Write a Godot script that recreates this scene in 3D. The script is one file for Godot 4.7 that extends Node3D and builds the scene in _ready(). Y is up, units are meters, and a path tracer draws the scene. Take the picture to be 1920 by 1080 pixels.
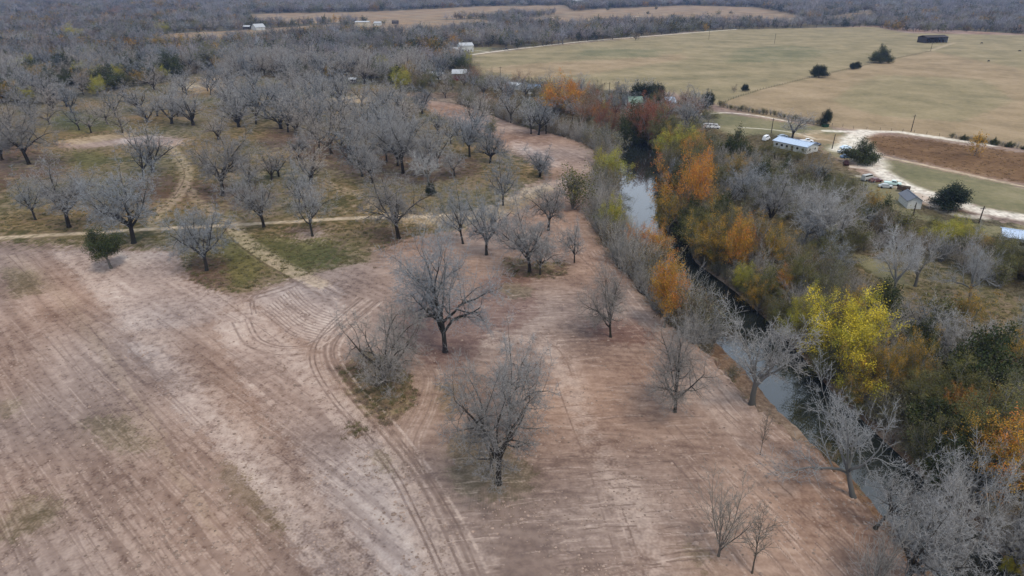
extends Node3D
# Autumn farmland seen from above: scraped soil and a bare pecan grove, a creek with coloured trees, pasture and farms beyond.

const EYE := 65.0
const PITCH := 24.4
const FPX := 1281.0
const WATER := -4.0

var rng := RandomNumberGenerator.new()
var noise := FastNoiseLite.new()
var sp := sin(deg_to_rad(PITCH))
var cp := cos(deg_to_rad(PITCH))
var mats := {}
var counts := {}

# ---------------------------------------------------------------- picture <-> ground
func flat(px: float, py: float, h := 0.0) -> Vector3:
	var a := (px - 960.0) / FPX
	var b := (540.0 - py) / FPX
	var d := Vector3(a, -sp + b * cp, -cp - b * sp)
	return Vector3(0, EYE, 0) + d * ((h - EYE) / d.y)

func ground(px: float, py: float) -> Vector3:
	var p := flat(px, py)
	for k in 8:
		p = flat(px, py, lerpf(p.y, height(p.x, p.z), 0.7))
	p.y = height(p.x, p.z)
	return p

func seen(p: Vector3) -> Vector2:
	var y := (p.y - EYE) * cp - p.z * sp
	var d := (EYE - p.y) * sp - p.z * cp
	if d < 1.0:
		return Vector2(-9999, -9999)
	return Vector2(960.0 + FPX * p.x / d, 540.0 - FPX * y / d)

func depth_of(p: Vector3) -> float:
	return (EYE - p.y) * sp - p.z * cp

func tall(p: Vector3, top_y: float) -> float:
	var k := (540.0 - top_y) / FPX
	return EYE - p.z * (k * cp - sp) / (cp + k * sp) - p.y

func poly(a: Array) -> PackedVector2Array:
	var r := PackedVector2Array()
	for i in range(0, a.size(), 2):
		r.append(Vector2(a[i], a[i + 1]))
	return r

# ---------------------------------------------------------------- the lie of the land
var creek: PackedVector2Array      # x, z of the creek's middle
var brim: PackedVector2Array       # x, z of the left bank's edge

func along(line: PackedVector2Array, z: float) -> float:
	var n := line.size()
	if z <= line[0].y:
		return line[0].x
	for i in range(1, n):
		if z <= line[i].y:
			return lerpf(line[i - 1].x, line[i].x, (z - line[i - 1].y) / (line[i].y - line[i - 1].y))
	return line[n - 1].x

func from_creek(x: float, z: float) -> float:
	var best := 1e9
	var p := Vector2(x, z)
	for i in range(1, creek.size()):
		best = minf(best, p.distance_squared_to(Geometry2D.get_closest_point_to_segment(p, creek[i - 1], creek[i])))
	return sqrt(best)

func height(x: float, z: float) -> float:
	var swell := 0.0
	if z > -466.0 and absf(x) < 366.0:
		swell = noise.get_noise_2d(x * 0.02, z * 0.02) * 0.35 + noise.get_noise_2d(x * 0.16, z * 0.16 + 40.0) * 0.07
		swell *= smoothstep(466.0, 430.0, -z) * smoothstep(366.0, 330.0, absf(x))
	if z < -452.0 or z > -38.0:
		return swell
	var mid := along(creek, z)
	if absf(x - mid) > 75.0:
		return swell
	var d := from_creek(x, z)
	var fade := smoothstep(450.0, 400.0, -z)
	if x < mid:
		var e := x - along(brim, z) + noise.get_noise_2d(x * 0.22, z * 0.22) * 0.9 + noise.get_noise_2d(x * 0.7, z * 0.7) * 0.35
		if e < 0.0:
			return swell + 0.38 * exp(-e * e / 2.2) * fade * (0.5 + 0.8 * noise.get_noise_2d(z * 0.3, 7.0))
		var t := clampf(e / (e + maxf(d - lerpf(3.6, 6.3, smoothstep(168.0, 190.0, -z)), 0.0) + 0.01), 0.0, 1.0)
		var drop := lerpf(0.55 * smoothstep(0.0, 0.12, t), 1.0, t)
		return lerpf(swell, -4.9, drop * fade)
	var edge := lerpf(1.2, 4.6, smoothstep(168.0, 190.0, -z))
	var t2 := smoothstep(edge, edge + 12.0, d)
	return lerpf(lerpf(swell, -4.9, fade), swell, t2)

# ---------------------------------------------------------------- naming
func numbered(called: String) -> String:
	var n: int = counts.get(called, 0)
	counts[called] = n + 1
	return called if n == 0 else "%s_%03d" % [called, n]

func tag(o: Node, label: String, category: String, group := "", kind := "") -> Node:
	if label: o.set_meta("label", label)
	if category: o.set_meta("category", category)
	if group: o.set_meta("group", group)
	if kind: o.set_meta("kind", kind)
	return o

func thing(called: String, at: Vector3, turn: float, label: String, category: String, group := "") -> Node3D:
	var o := Node3D.new()
	o.name = numbered(called)
	add_child(o)
	o.position = at
	o.rotation.y = turn
	tag(o, label, category, group)
	return o

func part(parent: Node, called: String, m: Mesh, mat: Material) -> MeshInstance3D:
	var o := MeshInstance3D.new()
	o.name = called
	o.mesh = m
	o.set_surface_override_material(0, mat)
	parent.add_child(o, true)
	return o

# ---------------------------------------------------------------- materials
func paint(called: String, c: Color, rough := 0.85, metal := 0.0, spec := 0.4) -> StandardMaterial3D:
	if not mats.has(called):
		var m := StandardMaterial3D.new()
		m.resource_name = called
		m.albedo_color = c
		m.roughness = rough
		m.metallic = metal
		m.metallic_specular = spec
		mats[called] = m
	return mats[called]

func grain_texture(sx: int, freq: float, lo: Color, hi: Color, seed_ := 3) -> NoiseTexture2D:
	var n := FastNoiseLite.new()
	n.seed = seed_
	n.frequency = freq
	n.fractal_octaves = 4
	var t := NoiseTexture2D.new()
	t.width = sx
	t.height = sx
	t.seamless = true
	t.noise = n
	var g := Gradient.new()
	g.set_color(0, lo)
	g.set_color(1, hi)
	t.color_ramp = g
	return t

func worn(called: String, lo: Color, hi: Color, scale: float, rough := 0.8, metal := 0.0) -> StandardMaterial3D:
	if not mats.has(called):
		var m := StandardMaterial3D.new()
		m.resource_name = called
		m.albedo_texture = grain_texture(256, 0.03, lo, hi, called.hash() % 1000)
		m.uv1_triplanar = true
		m.uv1_scale = Vector3.ONE * scale
		m.roughness = rough
		m.metallic = metal
		m.metallic_specular = 0.4
		mats[called] = m
	return mats[called]

func tinted(called: String, rough := 0.9, through := 0.0) -> StandardMaterial3D:
	if not mats.has(called):
		var m := StandardMaterial3D.new()
		m.resource_name = called
		m.vertex_color_use_as_albedo = true
		m.roughness = rough
		m.metallic_specular = 0.25
		if through > 0.0:
			m.backlight_enabled = true
			m.backlight = Color(through, through, through * 0.8).linear_to_srgb()
		mats[called] = m
	return mats[called]

# ---------------------------------------------------------------- mesh building
class Build:
	var v := PackedVector3Array()
	var n := PackedVector3Array()
	var c := PackedColorArray()
	var i := PackedInt32Array()

	func tube(path: PackedVector3Array, rads: PackedFloat32Array, sides: int, ca: Color, cb: Color) -> void:
		var m := path.size()
		var t := (path[1] - path[0]).normalized()
		var u := t.cross(Vector3(0.31, 0.17, 0.94)).normalized()
		var first := v.size()
		for k in m:
			if k > 0:
				t = (path[mini(k + 1, m - 1)] - path[k - 1]).normalized()
				u = (u - t * u.dot(t)).normalized()
			var w := t.cross(u)
			var col := ca.lerp(cb, float(k) / (m - 1))
			for s in sides:
				var a := TAU * s / sides
				var d := u * cos(a) + w * sin(a)
				v.append(path[k] + d * rads[k])
				n.append(d)
				c.append(col)
		for k in m - 1:
			for s in sides:
				var a := first + k * sides + s
				var b := first + k * sides + (s + 1) % sides
				i.append(a); i.append(a + sides); i.append(b)
				i.append(b); i.append(a + sides); i.append(b + sides)

	func twig(a: Vector3, b: Vector3, r: float, col: Color) -> void:
		var t := (b - a).normalized()
		var u := t.cross(Vector3(0.27, 0.92, 0.28)).normalized()
		var w := t.cross(u)
		var f := v.size()
		for s in 3:
			var d := u * cos(TAU * s / 3) + w * sin(TAU * s / 3)
			v.append(a + d * r)
			n.append(d)
			c.append(col)
		v.append(b)
		n.append(t)
		c.append(col)
		for s in 3:
			i.append(f + s); i.append(f + 3); i.append(f + (s + 1) % 3)

	func leaf(p: Vector3, x: Vector3, y: Vector3, col: Color) -> void:
		var f := v.size()
		var nn := x.cross(y).normalized()
		v.append(p - x * 0.5); v.append(p + y * 0.5); v.append(p + x * 0.5); v.append(p - y * 0.5)
		for k in 4:
			n.append(nn)
			c.append(col)
		i.append(f); i.append(f + 1); i.append(f + 2)
		i.append(f); i.append(f + 2); i.append(f + 3)

	func quad(a: Vector3, b: Vector3, d: Vector3, e: Vector3, col := Color.WHITE) -> void:   # corners in order, seen from outside
		var f := v.size()
		var nn := (b - a).cross(e - a).normalized()
		v.append(a); v.append(b); v.append(d); v.append(e)
		for k in 4:
			n.append(nn)
			c.append(col)
		i.append(f); i.append(f + 2); i.append(f + 1)
		i.append(f); i.append(f + 3); i.append(f + 2)

	func tri(a: Vector3, b: Vector3, d: Vector3) -> void:
		var f := v.size()
		var nn := (b - a).cross(d - a).normalized()
		v.append(a); v.append(b); v.append(d)
		for k in 3:
			n.append(nn)
			c.append(Color.WHITE)
		i.append(f); i.append(f + 2); i.append(f + 1)

	func box(lo: Vector3, hi: Vector3) -> void:
		var p := func(x, y, z): return Vector3(hi.x if x else lo.x, hi.y if y else lo.y, hi.z if z else lo.z)
		quad(p.call(0, 0, 1), p.call(1, 0, 1), p.call(1, 1, 1), p.call(0, 1, 1))
		quad(p.call(1, 0, 0), p.call(0, 0, 0), p.call(0, 1, 0), p.call(1, 1, 0))
		quad(p.call(1, 0, 1), p.call(1, 0, 0), p.call(1, 1, 0), p.call(1, 1, 1))
		quad(p.call(0, 0, 0), p.call(0, 0, 1), p.call(0, 1, 1), p.call(0, 1, 0))
		quad(p.call(0, 1, 1), p.call(1, 1, 1), p.call(1, 1, 0), p.call(0, 1, 0))
		quad(p.call(0, 0, 0), p.call(1, 0, 0), p.call(1, 0, 1), p.call(0, 0, 1))

	func slab(a: Vector3, b: Vector3, d: Vector3, e: Vector3, thick: Vector3) -> void:   # a b d e from above, anticlockwise
		quad(a, b, d, e)
		var q := [a - thick, b - thick, d - thick, e - thick]
		quad(q[3], q[2], q[1], q[0])
		quad(q[0], q[1], b, a)
		quad(q[1], q[2], d, b)
		quad(q[2], q[3], e, d)
		quad(q[3], q[0], a, e)

	func done() -> ArrayMesh:
		var a := []
		a.resize(Mesh.ARRAY_MAX)
		a[Mesh.ARRAY_VERTEX] = v
		a[Mesh.ARRAY_NORMAL] = n
		a[Mesh.ARRAY_COLOR] = c
		a[Mesh.ARRAY_INDEX] = i
		var m := ArrayMesh.new()
		m.add_surface_from_arrays(Mesh.PRIMITIVE_TRIANGLES, a)
		return m

# ---------------------------------------------------------------- trees
class Tree3:
	var wood := Build.new()
	var crown := Build.new()
	var r := RandomNumberGenerator.new()
	var s := {}

	func around(axis: Vector3, tilt: float, turn: float) -> Vector3:
		var u := axis.cross(Vector3(0.2, 0.1, 0.97)).normalized()
		var w := axis.cross(u)
		return (axis * cos(tilt) + (u * cos(turn) + w * sin(turn)) * sin(tilt)).normalized()

	func grow(p: Vector3, dir: Vector3, length: float, rad: float, lev: int) -> void:
		var segs: int = s.segs[lev]
		var last: int = s.segs.size() - 1
		if lev == last:
			var e := p + (dir + Vector3(r.randf_range(-1, 1), r.randf_range(-1, 1) + s.lift, r.randf_range(-1, 1)) * 0.3).normalized() * length
			e.y = maxf(e.y, s.clear * 0.8)
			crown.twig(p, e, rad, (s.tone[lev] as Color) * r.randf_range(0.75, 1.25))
			if s.leaves > 0:
				leaves(p, e)
			return
		var path := PackedVector3Array([p])
		var rads := PackedFloat32Array([rad])
		var dirs := PackedVector3Array([dir])
		var d := dir
		var q := p
		for k in segs:
			d = (d + Vector3(r.randf_range(-1, 1), r.randf_range(-1, 1), r.randf_range(-1, 1)) * s.wander[lev] + Vector3.UP * s.up[lev]).normalized()
			if lev > 0 and q.y + d.y * length / segs < s.clear: d = (d + Vector3.UP * 0.55).normalized()
			q += d * (length / segs)
			path.append(q)
			dirs.append(d)
			rads.append(lerpf(rad, rad * s.taper[lev], float(k + 1) / segs))
		if lev == 0:
			rads[0] *= 1.45
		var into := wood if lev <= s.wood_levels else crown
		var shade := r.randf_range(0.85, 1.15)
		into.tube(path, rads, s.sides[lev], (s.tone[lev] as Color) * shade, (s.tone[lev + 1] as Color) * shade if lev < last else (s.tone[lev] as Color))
		var n: int = s.kids[lev]
		if lev > 0:
			n = maxi(2, n + r.randi_range(-1, 1))
		var turn := r.randf() * TAU
		for k in n:
			var f := lerpf(s.start[lev], 1.0, (k + r.randf_range(0.2, 0.9)) / n)
			if k == n - 1: f = 1.0
			var x := f * segs
			var at := mini(int(x), segs - 1)
			var pos := path[at].lerp(path[at + 1], x - at)
			turn += 2.4 + r.randf_range(-0.5, 0.5)
			var tilt := deg_to_rad(r.randf_range(s.tilt[lev][0], s.tilt[lev][1]))
			if k == n - 1: tilt *= 0.35
			var dd := around(dirs[at + 1], tilt, turn)
			if dd.y < s.low: dd = (dd + Vector3.UP * (s.low - dd.y)).normalized()
			var len2: float = length * s.ratio[lev] * (r.randf_range(s.vary[0], s.vary[1]) if lev < 2 else r.randf_range(0.7, 1.25)) * lerpf(1.1, 0.75, f if lev > 0 else 0.0)
			var rr: float = minf(lerpf(rad, rad * s.taper[lev], f) * s.thin[lev], rad * 0.9)
			grow(pos, dd, len2, maxf(rr, s.least), lev + 1)

	func leaves(a: Vector3, b: Vector3) -> void:
		var tone: Color = s.leaf_tones[r.randi() % s.leaf_tones.size()]
		var mine := tone * r.randf_range(0.75, 1.2)
		for k in s.leaves:
			var p: Vector3 = a.lerp(b, r.randf_range(0.2, 1.15)) + Vector3(r.randfn(), r.randfn(), r.randfn()) * s.fluff
			var x := Vector3(r.randfn(), r.randfn() * 0.7, r.randfn()).normalized()
			var y := x.cross(Vector3(r.randfn(), r.randfn() + 0.5, r.randfn()).normalized())
			var z: float = s.leaf_size * r.randf_range(0.6, 1.3)
			crown.leaf(p, x * z, y.normalized() * z * 0.75, mine * r.randf_range(0.8, 1.2))

var protos := {}

func grey(v: float, warm := 0.0) -> Color:
	return Color(v * (1.0 + warm), v * (1.0 + warm * 0.25), v * (1.0 - warm * 0.7))

func spec(kind: String) -> Dictionary:
	# tones: bark and leaf colours (linear), crown shade painted in: dark limbs, pale twigs
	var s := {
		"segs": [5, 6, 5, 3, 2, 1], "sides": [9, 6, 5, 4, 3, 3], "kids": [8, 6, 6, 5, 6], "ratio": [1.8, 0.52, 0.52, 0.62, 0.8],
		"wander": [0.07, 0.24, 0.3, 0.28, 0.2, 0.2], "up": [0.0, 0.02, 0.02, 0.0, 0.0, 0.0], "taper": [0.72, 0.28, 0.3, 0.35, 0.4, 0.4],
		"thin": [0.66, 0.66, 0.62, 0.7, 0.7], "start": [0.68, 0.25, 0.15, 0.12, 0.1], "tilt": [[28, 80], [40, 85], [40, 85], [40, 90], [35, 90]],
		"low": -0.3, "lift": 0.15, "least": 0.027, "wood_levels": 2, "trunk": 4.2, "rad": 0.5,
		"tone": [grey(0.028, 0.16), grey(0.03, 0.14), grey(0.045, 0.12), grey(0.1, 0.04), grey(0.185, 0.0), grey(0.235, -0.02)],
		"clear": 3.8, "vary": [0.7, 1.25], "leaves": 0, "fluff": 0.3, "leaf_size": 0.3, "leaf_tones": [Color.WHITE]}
	match kind:
		"wide":
			s.merge({"clear": 2.0, "tilt": [[42, 84], [40, 80], [40, 85], [40, 90], [35, 90]], "trunk": 2.6, "kids": [8, 6, 6, 5, 5], "ratio": [2.6, 0.5, 0.52, 0.62, 0.8], "rad": 0.5}, true)
		"tall":
			s.merge({"tilt": [[20, 72], [30, 80], [40, 85], [40, 90], [35, 90]], "trunk": 7.5, "ratio": [1.35, 0.55, 0.55, 0.62, 0.8], "start": [0.42, 0.2, 0.15, 0.12, 0.1], "kids": [9, 7, 6, 5, 5], "rad": 0.55}, true)
		"sparse":
			s.merge({"kids": [7, 6, 5, 5, 5], "rad": 0.42, "wander": [0.1, 0.28, 0.3, 0.3, 0.2, 0.2]}, true)
		"scrub":
			s.merge({"clear": 0.6, "trunk": 0.8, "kids": [9, 6, 6, 5, 5], "ratio": [6.5, 0.5, 0.5, 0.62, 0.8], "tilt": [[12, 55], [25, 60], [30, 70], [30, 70], [25, 70]], "rad": 0.3, "start": [0.1, 0.15, 0.15, 0.1, 0.1], "thin": [0.55, 0.62, 0.62, 0.7, 0.7]}, true)
		"sapling":
			s.merge({"clear": 1.0, "segs": [8, 4, 3, 1], "sides": [6, 4, 3, 3], "kids": [18, 5, 5], "ratio": [0.28, 0.5, 0.5], "wander": [0.05, 0.15, 0.2, 0.2], "tilt": [[25, 45], [25, 55], [25, 60]], "start": [0.3, 0.2, 0.1], "trunk": 7.0, "rad": 0.1, "tone": [grey(0.06, 0.15), grey(0.08, 0.12), grey(0.12, 0.1), grey(0.16, 0.08)], "wood_levels": 1, "taper": [0.2, 0.3, 0.4, 0.4]}, true)
		"vase":
			s.merge({"clear": 1.0, "segs": [4, 6, 4, 3, 1], "sides": [8, 5, 4, 3, 3], "kids": [7, 8, 6, 6], "ratio": [3.4, 0.42, 0.45, 0.5], "tilt": [[18, 48], [20, 45], [20, 50], [25, 60]], "trunk": 2.2, "rad": 0.22, "wander": [0.05, 0.1, 0.14, 0.15, 0.2], "up": [0.0, 0.07, 0.06, 0.04, 0.0], "start": [0.5, 0.2, 0.15, 0.1], "tone": [grey(0.05, 0.15), grey(0.065, 0.12), grey(0.1, 0.1), grey(0.13, 0.08), grey(0.16, 0.08)]}, true)
		"snag":
			s.merge({"segs": [7, 4, 2], "sides": [8, 5, 4], "kids": [7, 3], "ratio": [0.2, 0.5], "trunk": 10.0, "rad": 0.4, "wander": [0.09, 0.3, 0.3], "tilt": [[35, 80], [30, 60]], "start": [0.35, 0.3], "taper": [0.3, 0.3, 0.3], "wood_levels": 1, "tone": [grey(0.05, 0.1), grey(0.07, 0.1), grey(0.1, 0.1)]}, true)
		"white":
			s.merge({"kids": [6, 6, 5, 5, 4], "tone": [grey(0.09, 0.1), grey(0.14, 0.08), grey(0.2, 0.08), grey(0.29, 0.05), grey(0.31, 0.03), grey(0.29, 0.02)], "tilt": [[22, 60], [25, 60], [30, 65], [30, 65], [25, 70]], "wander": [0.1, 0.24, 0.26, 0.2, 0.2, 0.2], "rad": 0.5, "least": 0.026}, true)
		"mid", "midwide":
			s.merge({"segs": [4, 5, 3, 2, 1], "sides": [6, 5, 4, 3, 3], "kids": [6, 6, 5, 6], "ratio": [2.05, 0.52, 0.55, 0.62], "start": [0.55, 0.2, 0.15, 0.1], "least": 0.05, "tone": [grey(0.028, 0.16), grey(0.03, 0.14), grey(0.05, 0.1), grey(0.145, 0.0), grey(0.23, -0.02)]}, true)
			if kind == "midwide":
				s.merge({"tilt": [[42, 80], [30, 65], [30, 70], [30, 70]], "trunk": 2.8, "ratio": [2.5, 0.52, 0.55, 0.62], "kids": [7, 6, 5, 6]}, true)
		"far":
			s.merge({"segs": [2, 3, 2, 1], "sides": [5, 4, 3, 3], "kids": [6, 5, 8], "ratio": [2.1, 0.5, 0.7], "start": [0.6, 0.2, 0.05], "least": 0.1, "wood_levels": 1, "tone": [grey(0.06, 0.1), grey(0.08, 0.08), grey(0.11, 0.02), grey(0.17, -0.01)]}, true)
		"brush":
			s.merge({"segs": [1, 4, 3, 1], "sides": [5, 4, 3, 3], "kids": [14, 8, 7], "ratio": [9.0, 0.45, 0.55], "trunk": 0.5, "rad": 0.16, "tilt": [[5, 55], [18, 50], [25, 60]], "start": [0.0, 0.2, 0.1], "thin": [0.55, 0.6, 0.7], "least": 0.026, "wood_levels": 1, "wander": [0.0, 0.12, 0.2, 0.2], "tone": [grey(0.07, 0.15), grey(0.11, 0.12), grey(0.14, 0.12), grey(0.2, 0.09)], "low": 0.0, "clear": 0.1}, true)
		"leafybrush":
			s = spec("brush")
			s.merge({"kids": [13, 6, 5], "leaves": 6, "fluff": 0.3, "leaf_size": 0.26}, true)
		"leafy":
			s.merge({"clear": 1.2, "segs": [4, 5, 3, 2], "sides": [7, 5, 4, 3], "kids": [7, 7, 7], "ratio": [1.75, 0.5, 0.5], "start": [0.3, 0.2, 0.1], "trunk": 4.4, "rad": 0.3, "wood_levels": 1, "tilt": [[22, 75], [30, 70], [30, 75]], "leaves": 42, "fluff": 0.42, "leaf_size": 0.22, "least": 0.03, "wander": [0.05, 0.16, 0.2, 0.2], "tone": [grey(0.07, 0.14), grey(0.12, 0.12), grey(0.16, 0.1), grey(0.16, 0.1)], "up": [0, 0.1, 0.06, 0.0]}, true)
			s.segs[3] = 1
		"spire":
			s = spec("leafy")
			s.merge({"trunk": 8.5, "ratio": [0.55, 0.5, 0.55], "start": [0.3, 0.2, 0.1], "kids": [18, 5, 5], "taper": [0.25, 0.3, 0.3, 0.4], "leaves": 30, "tilt": [[35, 62], [30, 65], [30, 75]], "rad": 0.26}, true)
		"oak":
			s = spec("leafy")
			s.merge({"clear": 0.8, "vary": [0.85, 1.1], "trunk": 1.8, "ratio": [2.2, 0.5, 0.55], "kids": [14, 7, 6], "tilt": [[8, 92], [30, 75], [30, 80]], "start": [0.5, 0.25, 0.1], "low": -0.05, "up": [0, 0.03, 0.02, 0.0], "leaves": 30, "fluff": 0.45, "leaf_size": 0.28, "rad": 0.4, "wood_levels": 1}, true)
		"farleafy":
			s.merge({"clear": 0.8, "segs": [2, 3, 1], "sides": [5, 3, 3], "kids": [7, 7], "ratio": [1.8, 0.5], "start": [0.3, 0.15], "wood_levels": 1, "leaves": 9, "fluff": 0.75, "leaf_size": 0.95, "least": 0.06, "trunk": 3.4, "rad": 0.25, "tilt": [[20, 80], [30, 75]], "up": [0, 0.08, 0], "tone": [grey(0.07, 0.14), grey(0.1, 0.12), grey(0.12, 0.1)]}, true)
	return s

func proto(called: String, kind: String, seed_: int, tones := [], more := {}) -> void:
	var t := Tree3.new()
	t.r.seed = seed_ * 7919 + 13
	t.s = spec(kind)
	if tones.size(): t.s.leaf_tones = tones
	t.s.merge(more, true)
	# every tree has its own bark: lichen grey, brown or dark
	var bark: float = t.r.randf_range(0.75, 1.3)
	var tan_: float = t.r.randf_range(-0.06, 0.12)
	var own := []
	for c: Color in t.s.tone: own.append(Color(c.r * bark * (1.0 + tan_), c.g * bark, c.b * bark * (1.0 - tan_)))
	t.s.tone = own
	t.grow(Vector3(0, -0.35, 0), Vector3(t.r.randf_range(-0.12, 0.12), 1, t.r.randf_range(-0.12, 0.12)).normalized(), t.s.trunk, t.s.rad, 0)
	var lo := Vector3.ONE * 1e9
	var hi := -lo
	for p in t.crown.v:
		lo = lo.min(p)
		hi = hi.max(p)
	# the spread that holds most of the crown
	var reach := PackedFloat32Array()
	for k in range(0, t.crown.v.size(), 7): reach.append(Vector2(t.crown.v[k].x, t.crown.v[k].z).length())
	reach.sort()
	var tops := PackedFloat32Array()
	for k in range(0, t.crown.v.size(), 7): tops.append(t.crown.v[k].y)
	tops.sort()
	var leafy_: bool = t.s.leaves > 0
	protos[called] = {"trunk": t.wood.done(), "crown": t.crown.done(), "high": tops[int(tops.size() * 0.975)], "wide": reach[int(reach.size() * 0.88)] * 2.0, "mid": (lo + hi) * 0.5,
		"skin": tinted("foliage", 0.75, 0.25) if leafy_ else tinted("twigs", 0.9), "tris": (t.wood.i.size() + t.crown.i.size()) / 3}

var roots := {}

func plant(called: String, kind: String, at: Vector3, h: float, w: float, label: String, category: String, group := "", turn := -1.0, lean := Vector2.ZERO) -> Node3D:
	var p: Dictionary = protos[kind]
	if not roots.has(kind):
		var root := Node3D.new()
		var a := MeshInstance3D.new()
		a.name = "trunk"
		a.mesh = p.trunk
		a.set_surface_override_material(0, tinted("bark", 0.92))
		root.add_child(a)
		var b := MeshInstance3D.new()
		b.name = "crown"
		b.mesh = p.crown
		b.set_surface_override_material(0, p.skin)
		root.add_child(b)
		roots[kind] = root
	var o: Node3D = roots[kind].duplicate()
	o.name = numbered(called)
	add_child(o)
	var sy: float = h / p.high
	var sx: float = clampf(w / p.wide, sy * 0.55, sy * 1.8) if w > 0.0 else sy
	o.position = at
	o.rotation = Vector3(lean.y, rng.randf() * TAU if turn < 0.0 else turn, lean.x)
	o.rotation_order = EULER_ORDER_XZY
	o.scale = Vector3(sx, sy, sx)
	tag(o, label, category, group)
	return o

func plant_px(called: String, kind: String, bx: float, by: float, ty: float, wpx: float, label: String, category: String, group := "", lean := Vector2.ZERO) -> Node3D:
	var p := ground(bx, by)
	var w := wpx * depth_of(p) / FPX
	var h := tall(p, ty)
	return plant(called, kind, p, maxf(h, 1.0), w, label, category, group, -1.0, lean)

# ---------------------------------------------------------------- the ground's colours
enum { SOIL, SCRAPED, PALE, GRASS, LITTER, UNDER, FIELD, DRY, BROWN, LAWN, ROAD, FLOOR, BANK, GREEN, RED, TAN, STUBBLE, WEEDY }
var tones := {   # darkest, middle and lightest tone of each kind of ground (sRGB, 0-255)
	SOIL: [114, 94, 85, 152, 130, 118, 180, 158, 145], SCRAPED: [114, 94, 85, 154, 131, 118, 184, 161, 146], PALE: [130, 113, 106, 171, 153, 144, 203, 188, 178],
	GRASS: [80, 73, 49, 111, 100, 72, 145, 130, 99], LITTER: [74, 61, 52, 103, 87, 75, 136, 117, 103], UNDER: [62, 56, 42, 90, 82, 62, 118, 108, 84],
	FIELD: [124, 117, 90, 150, 138, 107, 170, 155, 124], DRY: [134, 118, 92, 160, 141, 112, 178, 158, 129], BROWN: [92, 70, 50, 122, 95, 69, 150, 122, 90],
	LAWN: [108, 108, 82, 131, 126, 96, 156, 146, 117], ROAD: [172, 160, 143, 203, 193, 177, 224, 216, 203], FLOOR: [66, 62, 50, 92, 86, 71, 128, 118, 98],
	BANK: [84, 68, 56, 122, 102, 86, 158, 138, 120], GREEN: [70, 71, 42, 97, 94, 60, 128, 120, 82], RED: [104, 78, 70, 138, 110, 98, 170, 146, 132], TAN: [140, 122, 98, 172, 154, 128, 198, 182, 156],
	WEEDY: [96, 85, 66, 128, 112, 93, 156, 138, 119], STUBBLE: [122, 102, 82, 150, 130, 106, 172, 152, 128]}
var palette := PackedFloat32Array()

var areas := []        # [id, polygon in the photograph's pixels, on the ground]
var strokes := []      # [points x z, half width, colour 0 light 1 dark 2 road 3 tan 4 green 5 olive, strength]
const INK := [[198, 180, 168], [104, 87, 80], [238, 231, 218], [192, 174, 150], [82, 84, 50], [108, 100, 72]]

func area(id: int, a: Array) -> void:
	areas.append([id, poly(a)])

func on_ground(a: Array) -> PackedVector2Array:
	var r := PackedVector2Array()
	for i in range(0, a.size(), 2):
		var p := flat(a[i], a[i + 1])
		r.append(Vector2(p.x, p.z))
	return r

func smooth_line(p: PackedVector2Array, steps := 6) -> PackedVector2Array:
	var r := PackedVector2Array()
	var n := p.size()
	for i in n - 1:
		for k in steps:
			r.append(p[i].cubic_interpolate(p[i + 1], p[maxi(i - 1, 0)], p[mini(i + 2, n - 1)], float(k) / steps))
	r.append(p[n - 1])
	return r

func stroke(a: Array, width: float, ink: int, strength: float) -> void:
	strokes.append([smooth_line(on_ground(a)), width * 0.5, ink, strength])

func ruts(a: Array, offsets: Array, width: float, strength: float) -> void:
	var p := smooth_line(on_ground(a))
	for o in offsets:
		var q := PackedVector2Array()
		for i in p.size():
			var d := (p[mini(i + 1, p.size() - 1)] - p[maxi(i - 1, 0)]).normalized()
			q.append(p[i] + Vector2(-d.y, d.x) * (absf(o) * signf(o) + sin(i * 0.37 + o) * 0.12))
		strokes.append([q, width * 0.5 * rng.randf_range(0.7, 1.3), 1 if rng.randf() < 0.55 else 0, strength * rng.randf_range(0.7, 1.2)])

func scratch(region: Array, from: Vector2, to: Vector2, n: int, length: Vector2, width: Vector2, strength: float, bend := 0.0) -> void:
	var dir := (to - from).normalized()
	var box := poly(region)
	var lo := Vector2(1e9, 1e9)
	var hi := -lo
	for p in box:
		lo = lo.min(p)
		hi = hi.max(p)
	for k in n:
		var q := Vector2(rng.randf_range(lo.x, hi.x), rng.randf_range(lo.y, hi.y))
		if not Geometry2D.is_point_in_polygon(q, box): continue
		var g := flat(q.x, q.y)
		var d := dir.rotated(rng.randfn() * 0.05)
		var l := rng.randf_range(length.x, length.y)
		var s := PackedVector2Array()
		for j in 9:
			var f := j / 8.0 - 0.5
			s.append(Vector2(g.x, g.z) + d * l * f + Vector2(-d.y, d.x) * (f * f * bend * l + rng.randfn() * 0.05))
		strokes.append([s, rng.randf_range(width.x, width.y) * 0.5, 0 if rng.randf() < 0.5 else 1, strength * rng.randf_range(0.4, 1.1)])

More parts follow.
